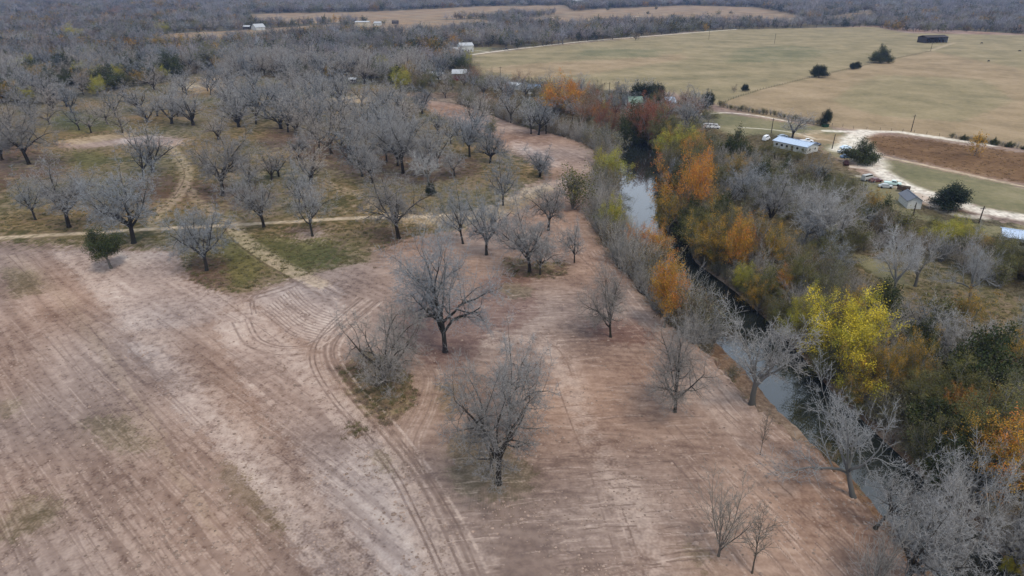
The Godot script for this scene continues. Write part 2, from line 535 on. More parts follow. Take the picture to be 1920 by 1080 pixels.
func describe_ground() -> void:
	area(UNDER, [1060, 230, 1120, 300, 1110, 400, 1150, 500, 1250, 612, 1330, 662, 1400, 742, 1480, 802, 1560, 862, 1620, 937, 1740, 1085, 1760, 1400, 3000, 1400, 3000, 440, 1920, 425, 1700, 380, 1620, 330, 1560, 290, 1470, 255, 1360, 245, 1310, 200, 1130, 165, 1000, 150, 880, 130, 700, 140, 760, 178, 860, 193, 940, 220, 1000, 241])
	# the grove
	area(GRASS, [-900, 120, 0, 120, 400, 110, 660, 120, 790, 190, 880, 240, 960, 290, 1040, 320, 930, 380, 870, 430, 720, 450, 700, 490, 640, 500, 540, 525, 450, 552, 380, 535, 345, 505, 335, 470, 0, 455, -900, 470])
	area(FLOOR, [-1500, 240, 0, 197, 70, 202, 130, 180, 180, 187, 240, 166, 330, 152, 390, 131, 430, 142, 560, 151, 640, 153, 760, 166, 890, 140, 880, 100, 1290, 60, 1640, 48, 1920, 64, 3200, 70, 3200, -20, -3000, -20])
	area(LITTER, [520, 230, 640, 270, 760, 280, 900, 300, 900, 330, 780, 345, 640, 330, 560, 300, 480, 270])
	area(LITTER, [340, 340, 440, 345, 520, 360, 500, 400, 420, 390, 350, 375])
	area(LITTER, [-300, 270, 60, 270, 130, 310, 100, 340, 40, 330, -60, 400, -300, 400])
	area(LITTER, [240, 330, 330, 330, 345, 370, 300, 390, 250, 370])
	area(SOIL, [100, 268, 250, 255, 260, 268, 150, 280, 100, 276])
	area(PALE, [215, 262, 280, 252, 345, 260, 345, 272, 300, 276, 240, 272])
	area(TAN, [100, 268, 130, 262, 220, 250, 260, 244, 240, 256, 150, 272])
	area(LITTER, [560, 245, 610, 262, 580, 262, 550, 252])
	area(PALE, [545, 256, 580, 262, 578, 268, 550, 262])
	area(GREEN, [140, 283, 200, 286, 210, 300, 160, 320, 130, 300])
	area(GREEN, [100, 205, 230, 225, 250, 240, 150, 252, 100, 240])
	area(GREEN, [535, 165, 640, 170, 630, 184, 560, 182])
	area(GREEN, [785, 210, 850, 228, 820, 232, 788, 222])
	area(SCRAPED, [780, 185, 830, 195, 940, 225, 1060, 262, 1112, 280, 1122, 330, 1100, 400, 1130, 470, 1060, 470, 960, 480, 880, 470, 870, 430, 930, 390, 1040, 330, 985, 300, 940, 265, 860, 238, 800, 205])
	area(PALE, [950, 262, 985, 268, 1030, 290, 1060, 310, 1030, 312, 980, 290])
	area(TAN, [700, 395, 760, 400, 850, 398, 920, 385, 1020, 345, 1050, 350, 960, 400, 880, 425, 800, 420, 720, 415])
	area(SCRAPED, [690, 470, 740, 450, 870, 445, 960, 470, 930, 520, 800, 530, 700, 500])
	area(LITTER, [360, 480, 430, 490, 445, 530, 400, 545, 350, 520])
	area(GREEN, [425, 430, 470, 440, 500, 480, 480, 525, 440, 540, 420, 490])
	area(GREEN, [480, 448, 560, 440, 635, 450, 640, 490, 570, 510, 510, 480])
	area(SOIL, [530, 430, 600, 425, 615, 445, 560, 452])
	area(PALE, [550, 436, 605, 434, 610, 446, 560, 448])
	area(LITTER, [690, 420, 740, 430, 760, 450, 720, 470, 690, 450])
	# scraped ground in front
	area(PALE, [90, 470, 330, 475, 350, 525, 440, 560, 380, 610, 240, 620, 190, 560])
	area(PALE, [400, 590, 480, 580, 600, 700, 740, 860, 800, 1100, 720, 1100, 560, 860, 450, 720])
	area(PALE, [230, 640, 300, 650, 420, 780, 600, 1000, 640, 1080, 590, 1090, 420, 860, 300, 730])
	area(PALE, [470, 560, 560, 525, 640, 540, 650, 600, 600, 640, 540, 630])
	area(SCRAPED, [650, 720, 720, 640, 900, 540, 1000, 510, 1160, 500, 1260, 610, 1400, 740, 1560, 860, 1760, 1110, 880, 1110, 780, 930])
	area(LITTER, [632, 690, 690, 655, 760, 690, 785, 735, 765, 775, 725, 802, 690, 770, 655, 730])
	area(GRASS, [660, 705, 720, 690, 760, 720, 760, 760, 722, 785, 690, 750])
	area(RED, [745, 570, 890, 560, 930, 610, 880, 680, 800, 690, 760, 640])
	area(WEEDY, [845, 820, 900, 800, 960, 850, 1000, 900, 980, 940, 900, 945, 845, 920])
	area(RED, [900, 520, 1000, 520, 1010, 590, 960, 625, 890, 600])
	area(LITTER, [940, 480, 1070, 495, 1060, 520, 960, 520])
	area(RED, [1095, 605, 1190, 600, 1230, 635, 1200, 648, 1110, 642])
	area(WEEDY, [820, 720, 860, 720, 850, 790, 825, 780])
	area(WEEDY, [690, 850, 715, 840, 745, 870, 740, 888, 715, 885])
	area(WEEDY, [0, 752, 40, 745, 45, 770, 0, 785])
	area(WEEDY, [150, 785, 240, 785, 290, 850, 240, 850, 170, 820])
	area(WEEDY, [45, 930, 115, 940, 120, 970, 60, 1000, 0, 1020, 0, 975])
	area(WEEDY, [0, 500, 70, 510, 80, 550, 20, 560])
	area(WEEDY, [410, 860, 450, 880, 540, 1000, 510, 1000, 430, 920])
	area(LITTER, [640, 792, 680, 790, 690, 812, 655, 822])
	area(WEEDY, [1280, 1010, 1330, 1040, 1330, 1075, 1300, 1060])
	area(WEEDY, [1000, 540, 990, 560, 950, 560, 930, 535, 960, 530])
	# pastures and yards across the creek
	area(FIELD, [870, 122, 885, 104, 1000, 89, 1290, 62, 1350, 56, 1640, 50, 1700, 62, 1920, 66, 2600, 72, 2600, 340, 1920, 278, 1780, 262, 1680, 250, 1560, 238, 1430, 218, 1340, 195, 1270, 175, 1130, 168, 1000, 152, 900, 140])
	area(DRY, [1345, 195, 1420, 170, 1530, 143, 1640, 118, 1745, 96, 1920, 130, 2600, 230, 2600, 340, 1920, 278, 1780, 262, 1680, 250, 1560, 238, 1430, 218])
	area(FIELD, [1650, 140, 1850, 150, 1900, 190, 1800, 230, 1640, 215, 1560, 190, 1600, 160])
	area(DRY, [900, 130, 1000, 118, 1150, 112, 1280, 100, 1290, 110, 1100, 140, 980, 145])
	area(LAWN, [1380, 92, 1480, 85, 1560, 95, 1500, 115, 1360, 118])
	area(LAWN, [1100, 90, 1240, 92, 1230, 108, 1080, 104])
	area(BROWN, [1620, 254, 1700, 257, 1790, 268, 1920, 287, 2600, 380, 2600, 470, 1920, 343, 1830, 326, 1700, 298, 1645, 284, 1612, 268])
	area(LAWN, [1645, 294, 1700, 306, 1920, 352, 2600, 480, 2600, 560, 1920, 404, 1840, 394, 1760, 366, 1690, 342, 1650, 315])
	area(LAWN, [1310, 205, 1430, 222, 1560, 240, 1612, 262, 1632, 290, 1600, 300, 1560, 290, 1520, 262, 1440, 252, 1380, 256, 1320, 235])
	area(DRY, [1490, 250, 1560, 252, 1600, 258, 1590, 272, 1540, 270, 1500, 262])
	area(LAWN, [1600, 330, 1640, 335, 1690, 355, 1720, 400, 1800, 420, 1920, 425, 2400, 470, 2400, 520, 1920, 460, 1800, 430, 1680, 400])
	area(GRASS, [1590, 480, 1700, 470, 1920, 560, 2300, 640, 2300, 760, 1920, 640, 1800, 600, 1650, 560])
	area(LAWN, [1600, 475, 1650, 490, 1720, 540, 1660, 530, 1610, 500])
	area(UNDER, [1380, 415, 1500, 420, 1480, 455, 1400, 450])
	# far openings in the woods
	area(STUBBLE, [465, 26, 700, 22, 900, 12, 1060, 10, 1080, 24, 900, 33, 760, 40, 560, 44, 470, 44])
	area(STUBBLE, [630, 52, 700, 40, 900, 36, 960, 46, 820, 60, 690, 66])
	area(STUBBLE, [960, 40, 1100, 18, 1290, 10, 1420, 14, 1500, 30, 1490, 46, 1300, 42, 1150, 45, 1050, 48])
	area(STUBBLE, [1530, 36, 1630, 20, 1660, 30, 1575, 46])
	area(STUBBLE, [300, 64, 470, 56, 640, 44, 640, 58, 480, 78, 310, 86])
	area(TAN, [345, 165, 395, 142, 425, 150, 420, 166, 370, 176])
	area(TAN, [600, 185, 680, 180, 700, 190, 620, 196])
	area(LAWN, [820, 105, 880, 90, 920, 88, 920, 96, 870, 105])

	# tracks and lanes
	stroke([-300, 470, 0, 447, 90, 440, 170, 436, 300, 430, 420, 422, 560, 414, 700, 408, 790, 405, 870, 400], 3.8, 3, 1.0)
	stroke([870, 400, 930, 385, 980, 365, 1030, 345, 1080, 330], 4.5, 0, 0.5)
	ruts([435, 420, 450, 445, 490, 475, 540, 505, 580, 530, 640, 560], [-2.2, -0.9, 0.9, 2.2], 1.1, 0.7)
	stroke([435, 420, 450, 445, 490, 475, 540, 505, 600, 535], 6.8, 3, 0.7)
	stroke([320, 275, 345, 310, 350, 335, 335, 365, 300, 400, 285, 428], 6.0, 3, 0.55)
	ruts([320, 275, 345, 310, 350, 335, 335, 365, 300, 400], [-0.9, 0.9], 0.9, 0.5)
	stroke([345, 345, 380, 385, 430, 415], 4.9, 3, 0.4)
	stroke([590, 335, 640, 355, 690, 370, 700, 390], 6.0, 3, 0.45)
	ruts([590, 335, 640, 355, 690, 370, 660, 400], [-2.0, -0.8, 0.8, 2.0], 0.9, 0.5)
	stroke([570, 330, 520, 330, 450, 325, 400, 320], 2.0, 3, 0.35)
	ruts([700, 420, 650, 445, 620, 480, 560, 530, 470, 560], [-1.0, 1.0], 0.9, 0.5)
	# the worn way between the trees
	ruts([690, 560, 620, 620, 600, 670, 640, 740, 700, 810, 760, 890, 810, 980, 860, 1090], [-3.6, -2.7, -2.1, -1.5, -0.9, -0.2, 0.5, 1.1, 1.9, 2.6], 0.5, 0.55)
	stroke([640, 740, 700, 810, 760, 890, 810, 980, 860, 1090], 2.2, 0, 0.45)
	ruts([760, 640, 810, 700, 800, 760, 770, 830, 780, 900], [-1.8, -1.2, -0.5, 0.3, 0.9, 1.7], 0.4, 0.4)
	ruts([900, 640, 980, 630, 1040, 660, 1070, 740, 1090, 800, 1130, 900, 1190, 1080], [-2.0, -1.1, -0.4, 0.6, 1.5], 0.45, 0.4)
	ruts([1180, 330, 1090, 300, 1010, 265, 900, 225], [-3, -1.5, 0, 1.6, 3], 0.7, 0.35)
	ruts([1090, 470, 1120, 520, 1200, 620, 1300, 690, 1400, 800, 1520, 900, 1640, 1080], [-4.5, -3.2, -2.2, -1.0, 0.2], 0.4, 0.4)
	# the harrowed oval
	for k in 13:
		var f := k / 12.0
		stroke([490 + 62 * f, 585 - 48 * f, 520 + 52 * f, 608 - 46 * f, 548 + 58 * f, 628 - 44 * f, 590 + 50 * f, 640 - 48 * f], 0.34, 1, 0.5)
		stroke([494 + 62 * f, 583 - 48 * f, 524 + 52 * f, 606 - 46 * f, 552 + 58 * f, 626 - 44 * f, 592 + 50 * f, 637 - 48 * f], 0.34, 0, 0.5)
	ruts([455, 600, 480, 640, 540, 655, 600, 640, 650, 600], [-1.2, -0.4, 0.4, 1.2, 2.0], 0.5, 0.5)
	ruts([470, 590, 470, 560, 520, 530, 600, 525, 660, 540], [-0.8, 0.2, 1.0], 0.5, 0.5)
	for k in 7:
		var o := (k - 3) * 7.0
		stroke([1050 + o * 0.6, 640, 1075 + o, 720, 1095 + o * 1.2, 800, 1150 + o * 1.4, 900, 1210 + o * 1.6, 1000, 1240 + o * 1.8, 1100], 2.2, 0, 0.3 - 0.05 * absf(k - 3))
		stroke([20 + o, 480, 100 + o, 540, 180 + o * 1.2, 640, 260 + o * 1.4, 760, 330 + o * 1.6, 880, 400 + o * 2, 1000], 1.8, 3, 0.26 - 0.05 * absf(k - 3))
	# broad worn bands
	stroke([120, 465, 250, 600, 400, 770, 560, 960, 660, 1100], 9.0, 0, 0.4)
	stroke([430, 560, 560, 680, 680, 820, 770, 960, 820, 1100], 8.0, 0, 0.34)
	stroke([920, 640, 1010, 640, 1065, 720, 1110, 830, 1190, 960, 1240, 1100], 6.0, 0, 0.42)
	stroke([930, 930, 970, 990, 1000, 1100], 9.0, 1, 0.34)
	stroke([420, 880, 500, 980, 560, 1100], 6.0, 1, 0.26)
	stroke([520, 660, 600, 760, 640, 840], 6.0, 1, 0.22)
	stroke([1300, 720, 1420, 850, 1560, 1000], 5.0, 0, 0.26)
	# streaks that the blade and the harrow left
	var a := flat(243, 643)
	var b := flat(500, 860)
	var c := flat(973, 985)
	var d := flat(1133, 972)
	var left := [0, 450, 340, 480, 470, 590, 600, 700, 720, 830, 860, 1090, 0, 1090]
	scratch(left, Vector2(a.x, a.z), Vector2(b.x, b.z), 520, Vector2(8, 40), Vector2(0.18, 0.5), 0.34)
	scratch(left, Vector2(a.x, a.z), Vector2(b.x, b.z), 130, Vector2(25, 60), Vector2(0.8, 2.2), 0.2)
	scratch([0, 560, 300, 700, 560, 1090, 0, 1090], Vector2(a.x, a.z), Vector2(b.x, b.z).rotated(0.0) + Vector2(-6, 0), 120, Vector2(12, 30), Vector2(1.2, 2.6), 0.22)
	var right := [890, 1090, 800, 920, 960, 780, 930, 640, 1020, 620, 1160, 660, 1300, 760, 1330, 1090]
	scratch(right, Vector2(c.x, c.z), Vector2(d.x, d.z), 520, Vector2(2.5, 9), Vector2(0.12, 0.4), 0.55, 0.12)
	var e := flat(1250, 700)
	var g := flat(1500, 950)
	scratch([1160, 640, 1250, 612, 1400, 750, 1560, 870, 1740, 1090, 1330, 1090, 1250, 850], Vector2(e.x, e.z), Vector2(g.x, g.z), 420, Vector2(2.5, 12), Vector2(0.12, 0.45), 0.5)
	scratch([930, 520, 1080, 500, 1200, 600, 1160, 660, 1000, 640, 900, 620], Vector2(c.x, c.z), Vector2(d.x, d.z), 260, Vector2(3, 10), Vector2(0.15, 0.45), 0.5, 0.1)
	scratch([900, 240, 1060, 265, 1120, 300, 1100, 400, 1150, 500, 1060, 490, 1000, 400, 1040, 320], Vector2(0, 0), Vector2(0.25, 1), 160, Vector2(6, 25), Vector2(0.3, 0.9), 0.4)
	# gravel lanes beyond the creek
	stroke([1548, 246, 1580, 247, 1620, 247, 1678, 247, 1714, 252, 1776, 260, 1860, 272], 7.3, 2, 0.9)
	stroke([1626, 246, 1606, 256, 1597, 265, 1588, 273, 1575, 281], 13.0, 2, 0.95)
	stroke([1600, 262, 1612, 278, 1626, 294, 1636, 310], 16.2, 2, 0.95)
	stroke([1636, 308, 1646, 318, 1664, 330, 1698, 348, 1753, 368, 1800, 384, 1839, 396, 1920, 409, 2100, 440], 10.0, 2, 0.95)
	stroke([1600, 312, 1630, 316, 1655, 326], 6.0, 2, 0.7)
	stroke([1610, 330, 1640, 334, 1665, 336], 4.0, 2, 0.6)
	stroke([1700, 362, 1730, 372, 1760, 392, 1790, 402, 1840, 408], 6.0, 2, 0.6)
	stroke([1640, 289, 1700, 303, 1760, 316, 1830, 331, 1920, 349, 2200, 405], 3.6, 3, 1.0)
	stroke([1306, 215, 1321, 212, 1342, 212, 1367, 211, 1404, 214, 1435, 219, 1480, 228], 3.2, 2, 0.75)
	stroke([1387, 239, 1442, 243, 1490, 250, 1530, 262], 3.2, 2, 0.65)
	stroke([1520, 246, 1548, 246, 1490, 256], 5.0, 3, 0.7)
	stroke([1515, 262, 1545, 262, 1575, 268, 1590, 273], 4.0, 3, 0.7)
	stroke([846, 107, 880, 103, 940, 95, 1000, 88, 1100, 77, 1200, 69, 1290, 62, 1380, 55], 7.0, 2, 0.85)
	stroke([870, 100, 890, 95, 915, 97], 4.0, 2, 0.7)
	stroke([1345, 195, 1420, 170, 1530, 143, 1640, 118, 1745, 96], 2.2, 5, 0.55)
	stroke([1745, 95, 1770, 86, 1790, 80], 7.0, 3, 0.6)
	stroke([1100, 37, 1150, 35, 1200, 30], 8.0, 2, 0.5)
	stroke([1480, 36, 1540, 28, 1640, 18], 9.0, 2, 0.5)
	stroke([1300, 88, 1420, 88, 1560, 92], 3.0, 3, 0.35)
	stroke([1200, 94, 1290, 90, 1400, 90], 3.0, 3, 0.3)

var cur := {}
var rough := FastNoiseLite.new()

func tile(x0: float, x1: float, z0: float, z1: float, w: int, h: int, cell: float, warp: float, fine: float) -> ImageTexture:
	var iw := int((x1 - x0) / cell) + 1
	var ih := int((z1 - z0) / cell) + 1
	var ids := PackedByteArray()
	ids.resize(iw * ih)
	ids.fill(SOIL)
	for a in areas:
		var q := PackedVector2Array()
		for p: Vector2 in a[1]:
			var g := flat(p.x, maxf(p.y, -21.0))
			q.append(Vector2((g.x - x0) / cell, (g.z - z0) / cell))
		var lo := 1e9
		var hi := -1e9
		for p in q:
			lo = minf(lo, p.y)
			hi = maxf(hi, p.y)
		for row in range(maxi(0, int(lo)), mini(ih - 1, int(hi)) + 1):
			var y := row + 0.5
			var cuts := PackedFloat32Array()
			for k in q.size():
				var s := q[k]
				var e := q[(k + 1) % q.size()]
				if (s.y <= y) != (e.y <= y):
					cuts.append(s.x + (y - s.y) / (e.y - s.y) * (e.x - s.x))
			cuts.sort()
			for k in range(0, cuts.size() - 1, 2):
				for c in range(clampi(int(cuts[k] + 0.5), 0, iw), clampi(int(cuts[k + 1] + 0.5), 0, iw)):
					ids[row * iw + c] = a[0]
	# the cut bank is raw earth
	if z1 > -460.0 and z0 > -500.0:
		for row in ih:
			var z := z0 + (row + 0.5) * cell
			if z < -440.0: continue
			var a := along(brim, z)
			var m := along(creek, z)
			for c in range(clampi(int((a - x0) / cell), 0, iw), clampi(int((m + 9.0 - x0) / cell), 0, iw)):
				ids[row * iw + c] = BANK
	var ink := PackedByteArray()
	ink.resize(w * h)
	var alpha := PackedByteArray()
	alpha.resize(w * h)
	var kx := w / (x1 - x0)
	var kz := h / (z1 - z0)
	for s in strokes:
		var line: PackedVector2Array = s[0]
		var half := maxf(s[1], 0.55 / kx)
		var st: float = s[3] * minf(1.0, s[1] / half + 0.15)
		for k in line.size() - 1:
			var a := line[k]
			var b := line[k + 1]
			var c0 := int((minf(a.x, b.x) - half - x0) * kx)
			var c1 := int((maxf(a.x, b.x) + half - x0) * kx)
			var r0 := int((minf(a.y, b.y) - half - z0) * kz)
			var r1 := int((maxf(a.y, b.y) + half - z0) * kz)
			if c1 < 0 or c0 >= w or r1 < 0 or r0 >= h: continue
			var ab := b - a
			var ll := maxf(ab.length_squared(), 1e-6)
			for r in range(maxi(r0, 0), mini(r1, h - 1) + 1):
				for c in range(maxi(c0, 0), mini(c1, w - 1) + 1):
					var p := Vector2(x0 + (c + 0.5) / kx, z0 + (r + 0.5) / kz) - a
					var t := clampf(p.dot(ab) / ll, 0.0, 1.0)
					var d := (p - ab * t).length() / half
					if d < 1.0:
						var v := int(255.0 * st * minf(1.0, (1.0 - d) * 1.8))
						if v > alpha[r * w + c]:
							alpha[r * w + c] = mini(v, 255)
							ink[r * w + c] = s[2]
	var a := flat(243, 643)
	var b := flat(500, 860)
	var dir := Vector2(b.x - a.x, b.z - a.z).normalized()
	var rows := []
	rows.resize(h)
	cur = {"x0": x0, "z0": z0, "dx": (x1 - x0) / w, "dz": (z1 - z0) / h, "w": w, "cell": cell, "ids": ids, "iw": iw, "ih": ih, "ink": ink, "alpha": alpha, "warp": warp, "fine": fine, "dir": dir, "rows": rows}
	var job := WorkerThreadPool.add_group_task(tile_row, h)
	WorkerThreadPool.wait_for_group_task_completion(job)
	var bytes := PackedByteArray()
	for r in h:
		bytes.append_array(rows[r])
	return ImageTexture.create_from_image(Image.create_from_data(w, h, false, Image.FORMAT_RGB8, bytes))

func tile_row(r: int) -> void:
	var w: int = cur.w
	var x0: float = cur.x0
	var dx: float = cur.dx
	var z: float = cur.z0 + (r + 0.5) * cur.dz
	var cell: float = cur.cell
	var z0: float = cur.z0
	var ids: PackedByteArray = cur.ids
	var iw: int = cur.iw
	var ih: int = cur.ih
	var ink: PackedByteArray = cur.ink
	var alpha: PackedByteArray = cur.alpha
	var warp: float = cur.warp
	var fine: float = cur.fine
	var dir: Vector2 = cur.dir
	var pal := palette
	var out := PackedByteArray()
	out.resize(w * 3)
	var nz := noise
	var big := rough
	for c in w:
		var x := x0 + (c + 0.5) * dx
		var n1 := big.get_noise_2d(x * 0.03, z * 0.03)
		var n2 := nz.get_noise_2d(x * 0.31 + 90.0, z * 0.31)
		var n3 := nz.get_noise_2d(x * fine, z * fine + 30.0)
		var n4 := nz.get_noise_2d(x * fine * 0.33 + 10.0, z * fine * 0.33)
		var wx := x + (n2 * 0.9 + n3 * 0.4 + n1 * 0.8) * warp
		var wz := z + (n4 * 1.1 - n3 * 0.4 - n1 * 0.6) * warp
		var ia := clampi(int((wx - x0) / cell), 0, iw - 1) + iw * clampi(int((wz - z0) / cell), 0, ih - 1)
		var hh := ((c * 73856093) ^ (r * 19349663)) >> 3
		var ox := ((hh & 31) / 15.5 - 1.0) * 2.6 * warp
		var oz := (((hh >> 5) & 31) / 15.5 - 1.0) * 2.6 * warp
		var ib := clampi(int((wx + ox - x0) / cell), 0, iw - 1) + iw * clampi(int((wz + oz - z0) / cell), 0, ih - 1)
		var id := ids[ia]
		var id2 := ids[ib]
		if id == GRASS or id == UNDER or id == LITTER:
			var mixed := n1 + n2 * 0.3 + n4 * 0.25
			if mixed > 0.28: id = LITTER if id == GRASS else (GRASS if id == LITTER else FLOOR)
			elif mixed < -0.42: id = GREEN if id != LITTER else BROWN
			elif id == GRASS and n1 < -0.1 and n1 > -0.2: id = STUBBLE
			elif id == GRASS and n2 - n1 * 0.3 > 0.42: id = STUBBLE
		var t := 0.5 + n1 * 0.55 + n2 * 0.1 + n3 * 0.13 + n4 * 0.13
		if id == SCRAPED or id == RED:
			t += nz.get_noise_2d(x * 0.12 + z * 0.012, z * 0.75 - x * 0.12) * (0.12 + 0.2 * n2 * n2)
		elif id <= PALE or id == TAN:
			var u := x * dir.x + z * dir.y
			var v := z * dir.x - x * dir.y
			t += nz.get_noise_2d(u * 0.035, v * 0.55) * (0.14 + 0.2 * n2 * n2)
			if n4 + n3 * 0.7 + n1 * 0.4 < -0.8: t -= 0.25
		elif id >= FIELD and id <= LAWN:
			t += nz.get_noise_2d(x * 0.008 + 5.0, z * 0.02) * 0.16 - n2 * 0.05
		else:
			t += n3 * 0.12 + n4 * 0.1
		t = clampf(t, 0.0, 1.0)
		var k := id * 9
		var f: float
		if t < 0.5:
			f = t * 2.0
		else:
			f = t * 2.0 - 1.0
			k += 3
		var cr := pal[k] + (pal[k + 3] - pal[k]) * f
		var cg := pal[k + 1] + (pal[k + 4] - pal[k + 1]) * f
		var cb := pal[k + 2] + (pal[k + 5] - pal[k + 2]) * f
		if id2 != id:
			k = id2 * 9 + (3 if t >= 0.5 else 0)
			cr = (cr + pal[k] + (pal[k + 3] - pal[k]) * f) * 0.5
			cg = (cg + pal[k + 1] + (pal[k + 4] - pal[k + 1]) * f) * 0.5
			cb = (cb + pal[k + 2] + (pal[k + 5] - pal[k + 2]) * f) * 0.5
		# patches of warmer and cooler earth
		var warm := 0.0 if id >= FIELD and id <= LAWN else nz.get_noise_2d(x * 0.02 - 70.0, z * 0.022) * 7.0
		cr += warm
		cb -= warm * 0.8
		var at := r * w + c
		var al := alpha[at]
		if al > 0:
			var g: Array = INK[ink[at]]
			var a := al / 255.0 * clampf((0.72 + n2 * 0.7 + n3 * 0.4 + n1 * 0.5) if ink[at] < 2 else (0.95 + n2 * 0.3 + n3 * 0.3), 0.0, 1.0)
			var mottle := 1.0 + n4 * 0.1 + n3 * 0.06  # uneven soil tone from the noise
			cr += (g[0] * mottle - cr) * a
			cg += (g[1] * mottle - cg) * a
			cb += (g[2] * mottle - cb) * a
		out[c * 3] = clampi(int(cr), 0, 255)
		out[c * 3 + 1] = clampi(int(cg), 0, 255)
		out[c * 3 + 2] = clampi(int(cb), 0, 255)
	cur.rows[r] = out

func earth(tex: Texture2D, relief: float) -> StandardMaterial3D:
	var m := StandardMaterial3D.new()
	m.resource_name = "earth"
	m.albedo_texture = tex
	m.albedo_color = Color(0.66, 0.66, 0.66).linear_to_srgb()
	m.texture_repeat = false
	m.roughness = 0.95
	m.metallic_specular = 0.15
	if relief > 0.0:
		m.heightmap_enabled = true
		m.heightmap_texture = tex
		m.heightmap_scale = relief
	return m

func grid(mesh: ArrayMesh, xs: PackedFloat32Array, zs: PackedFloat32Array, x0: float, x1: float, z0: float, z1: float, skip := []) -> void:
	var v := PackedVector3Array()
	var n := PackedVector3Array()
	var uv := PackedVector2Array()
	var idx := PackedInt32Array()
	for z in zs:
		for x in xs:
			v.append(Vector3(x, height(x, z), z))
			uv.append(Vector2((x - x0) / (x1 - x0), (z - z0) / (z1 - z0)))
	var w := xs.size()
	n.resize(v.size())
	for r in zs.size():
		for c in w:
			var l := v[r * w + maxi(c - 1, 0)]
			var rr := v[r * w + mini(c + 1, w - 1)]
			var u := v[maxi(r - 1, 0) * w + c]
			var d := v[mini(r + 1, zs.size() - 1) * w + c]
			n[r * w + c] = (d - u).cross(rr - l).normalized()
	for r in zs.size() - 1:
		for c in w - 1:
			var hole := false
			for q: Rect2 in skip:
				hole = hole or q.has_point(Vector2((xs[c] + xs[c + 1]) * 0.5, (zs[r] + zs[r + 1]) * 0.5))
			if hole: continue
			var a := r * w + c
			idx.append_array(PackedInt32Array([a, a + 1, a + w, a + 1, a + w + 1, a + w]))
	var arr := []
	arr.resize(Mesh.ARRAY_MAX)
	arr[Mesh.ARRAY_VERTEX] = v
	arr[Mesh.ARRAY_NORMAL] = n
	arr[Mesh.ARRAY_TEX_UV] = uv
	arr[Mesh.ARRAY_INDEX] = idx
	mesh.add_surface_from_arrays(Mesh.PRIMITIVE_TRIANGLES, arr)

func steps(a: float, b: float, d: float) -> PackedFloat32Array:
	var r := PackedFloat32Array()
	var n := int(round((b - a) / d))
	for k in n + 1:
		r.append(a + (b - a) * k / n)
	return r

func lay_ground() -> void:
	for id in tones.size():
		for v in tones[id as int]:
			palette.append(v)
	describe_ground()
	var near := tile(-132, 132, -166, -40, 2048, 1024, 0.5, 1.0, 1.9)
	var middle := tile(-370, 370, -470, -40, 2048, 1024, 0.8, 2.2, 0.85)
	var far := tile(-1000, 1000, -1300, -400, 1536, 768, 2.0, 5.0, 0.4)
	var rest := tile(-5000, 5000, -6500, 400, 768, 768, 7.0, 14.0, 0.08)
	# the middle sheet shares its corners with the near one
	var xs := steps(-370, -132, 3.5)
	xs.resize(xs.size() - 1)
	xs.append_array(steps(-132, 132, 1.5))
	xs.resize(xs.size() - 1)
	xs.append_array(steps(132, 370, 3.5))
	var zs := steps(-470, -166, 2.5)
	zs.resize(zs.size() - 1)
	zs.append_array(steps(-166, -40, 1.5))
	var m := ArrayMesh.new()
	grid(m, steps(-132, 132, 1.5), steps(-166, -40, 1.5), -132, 132, -166, -40)
	grid(m, xs, zs, -370, 370, -470, -40, [Rect2(-132, -166, 264, 126)])
	grid(m, PackedFloat32Array([-1000, -370, 0, 370, 1000]), PackedFloat32Array([-1300, -470, -400]), -1000, 1000, -1300, -400, [Rect2(-370, -470, 740, 430)])
	grid(m, PackedFloat32Array([-5000, -1000, -370, 370, 1000, 5000]), PackedFloat32Array([-6500, -1300, -400, -40, 400]), -5000, 5000, -6500, 400, [Rect2(-1000, -1300, 2000, 900), Rect2(-370, -400, 740, 360)])
	var at := 0
	for t in [near, middle, far, rest]:
		m.surface_set_material(at, earth(t, 6.0 if at < 2 else 0.0))
		at += 1
	var o := MeshInstance3D.new()
	o.name = "ground"
	o.mesh = m
	o.set_meta("kind", "structure")
	add_child(o)


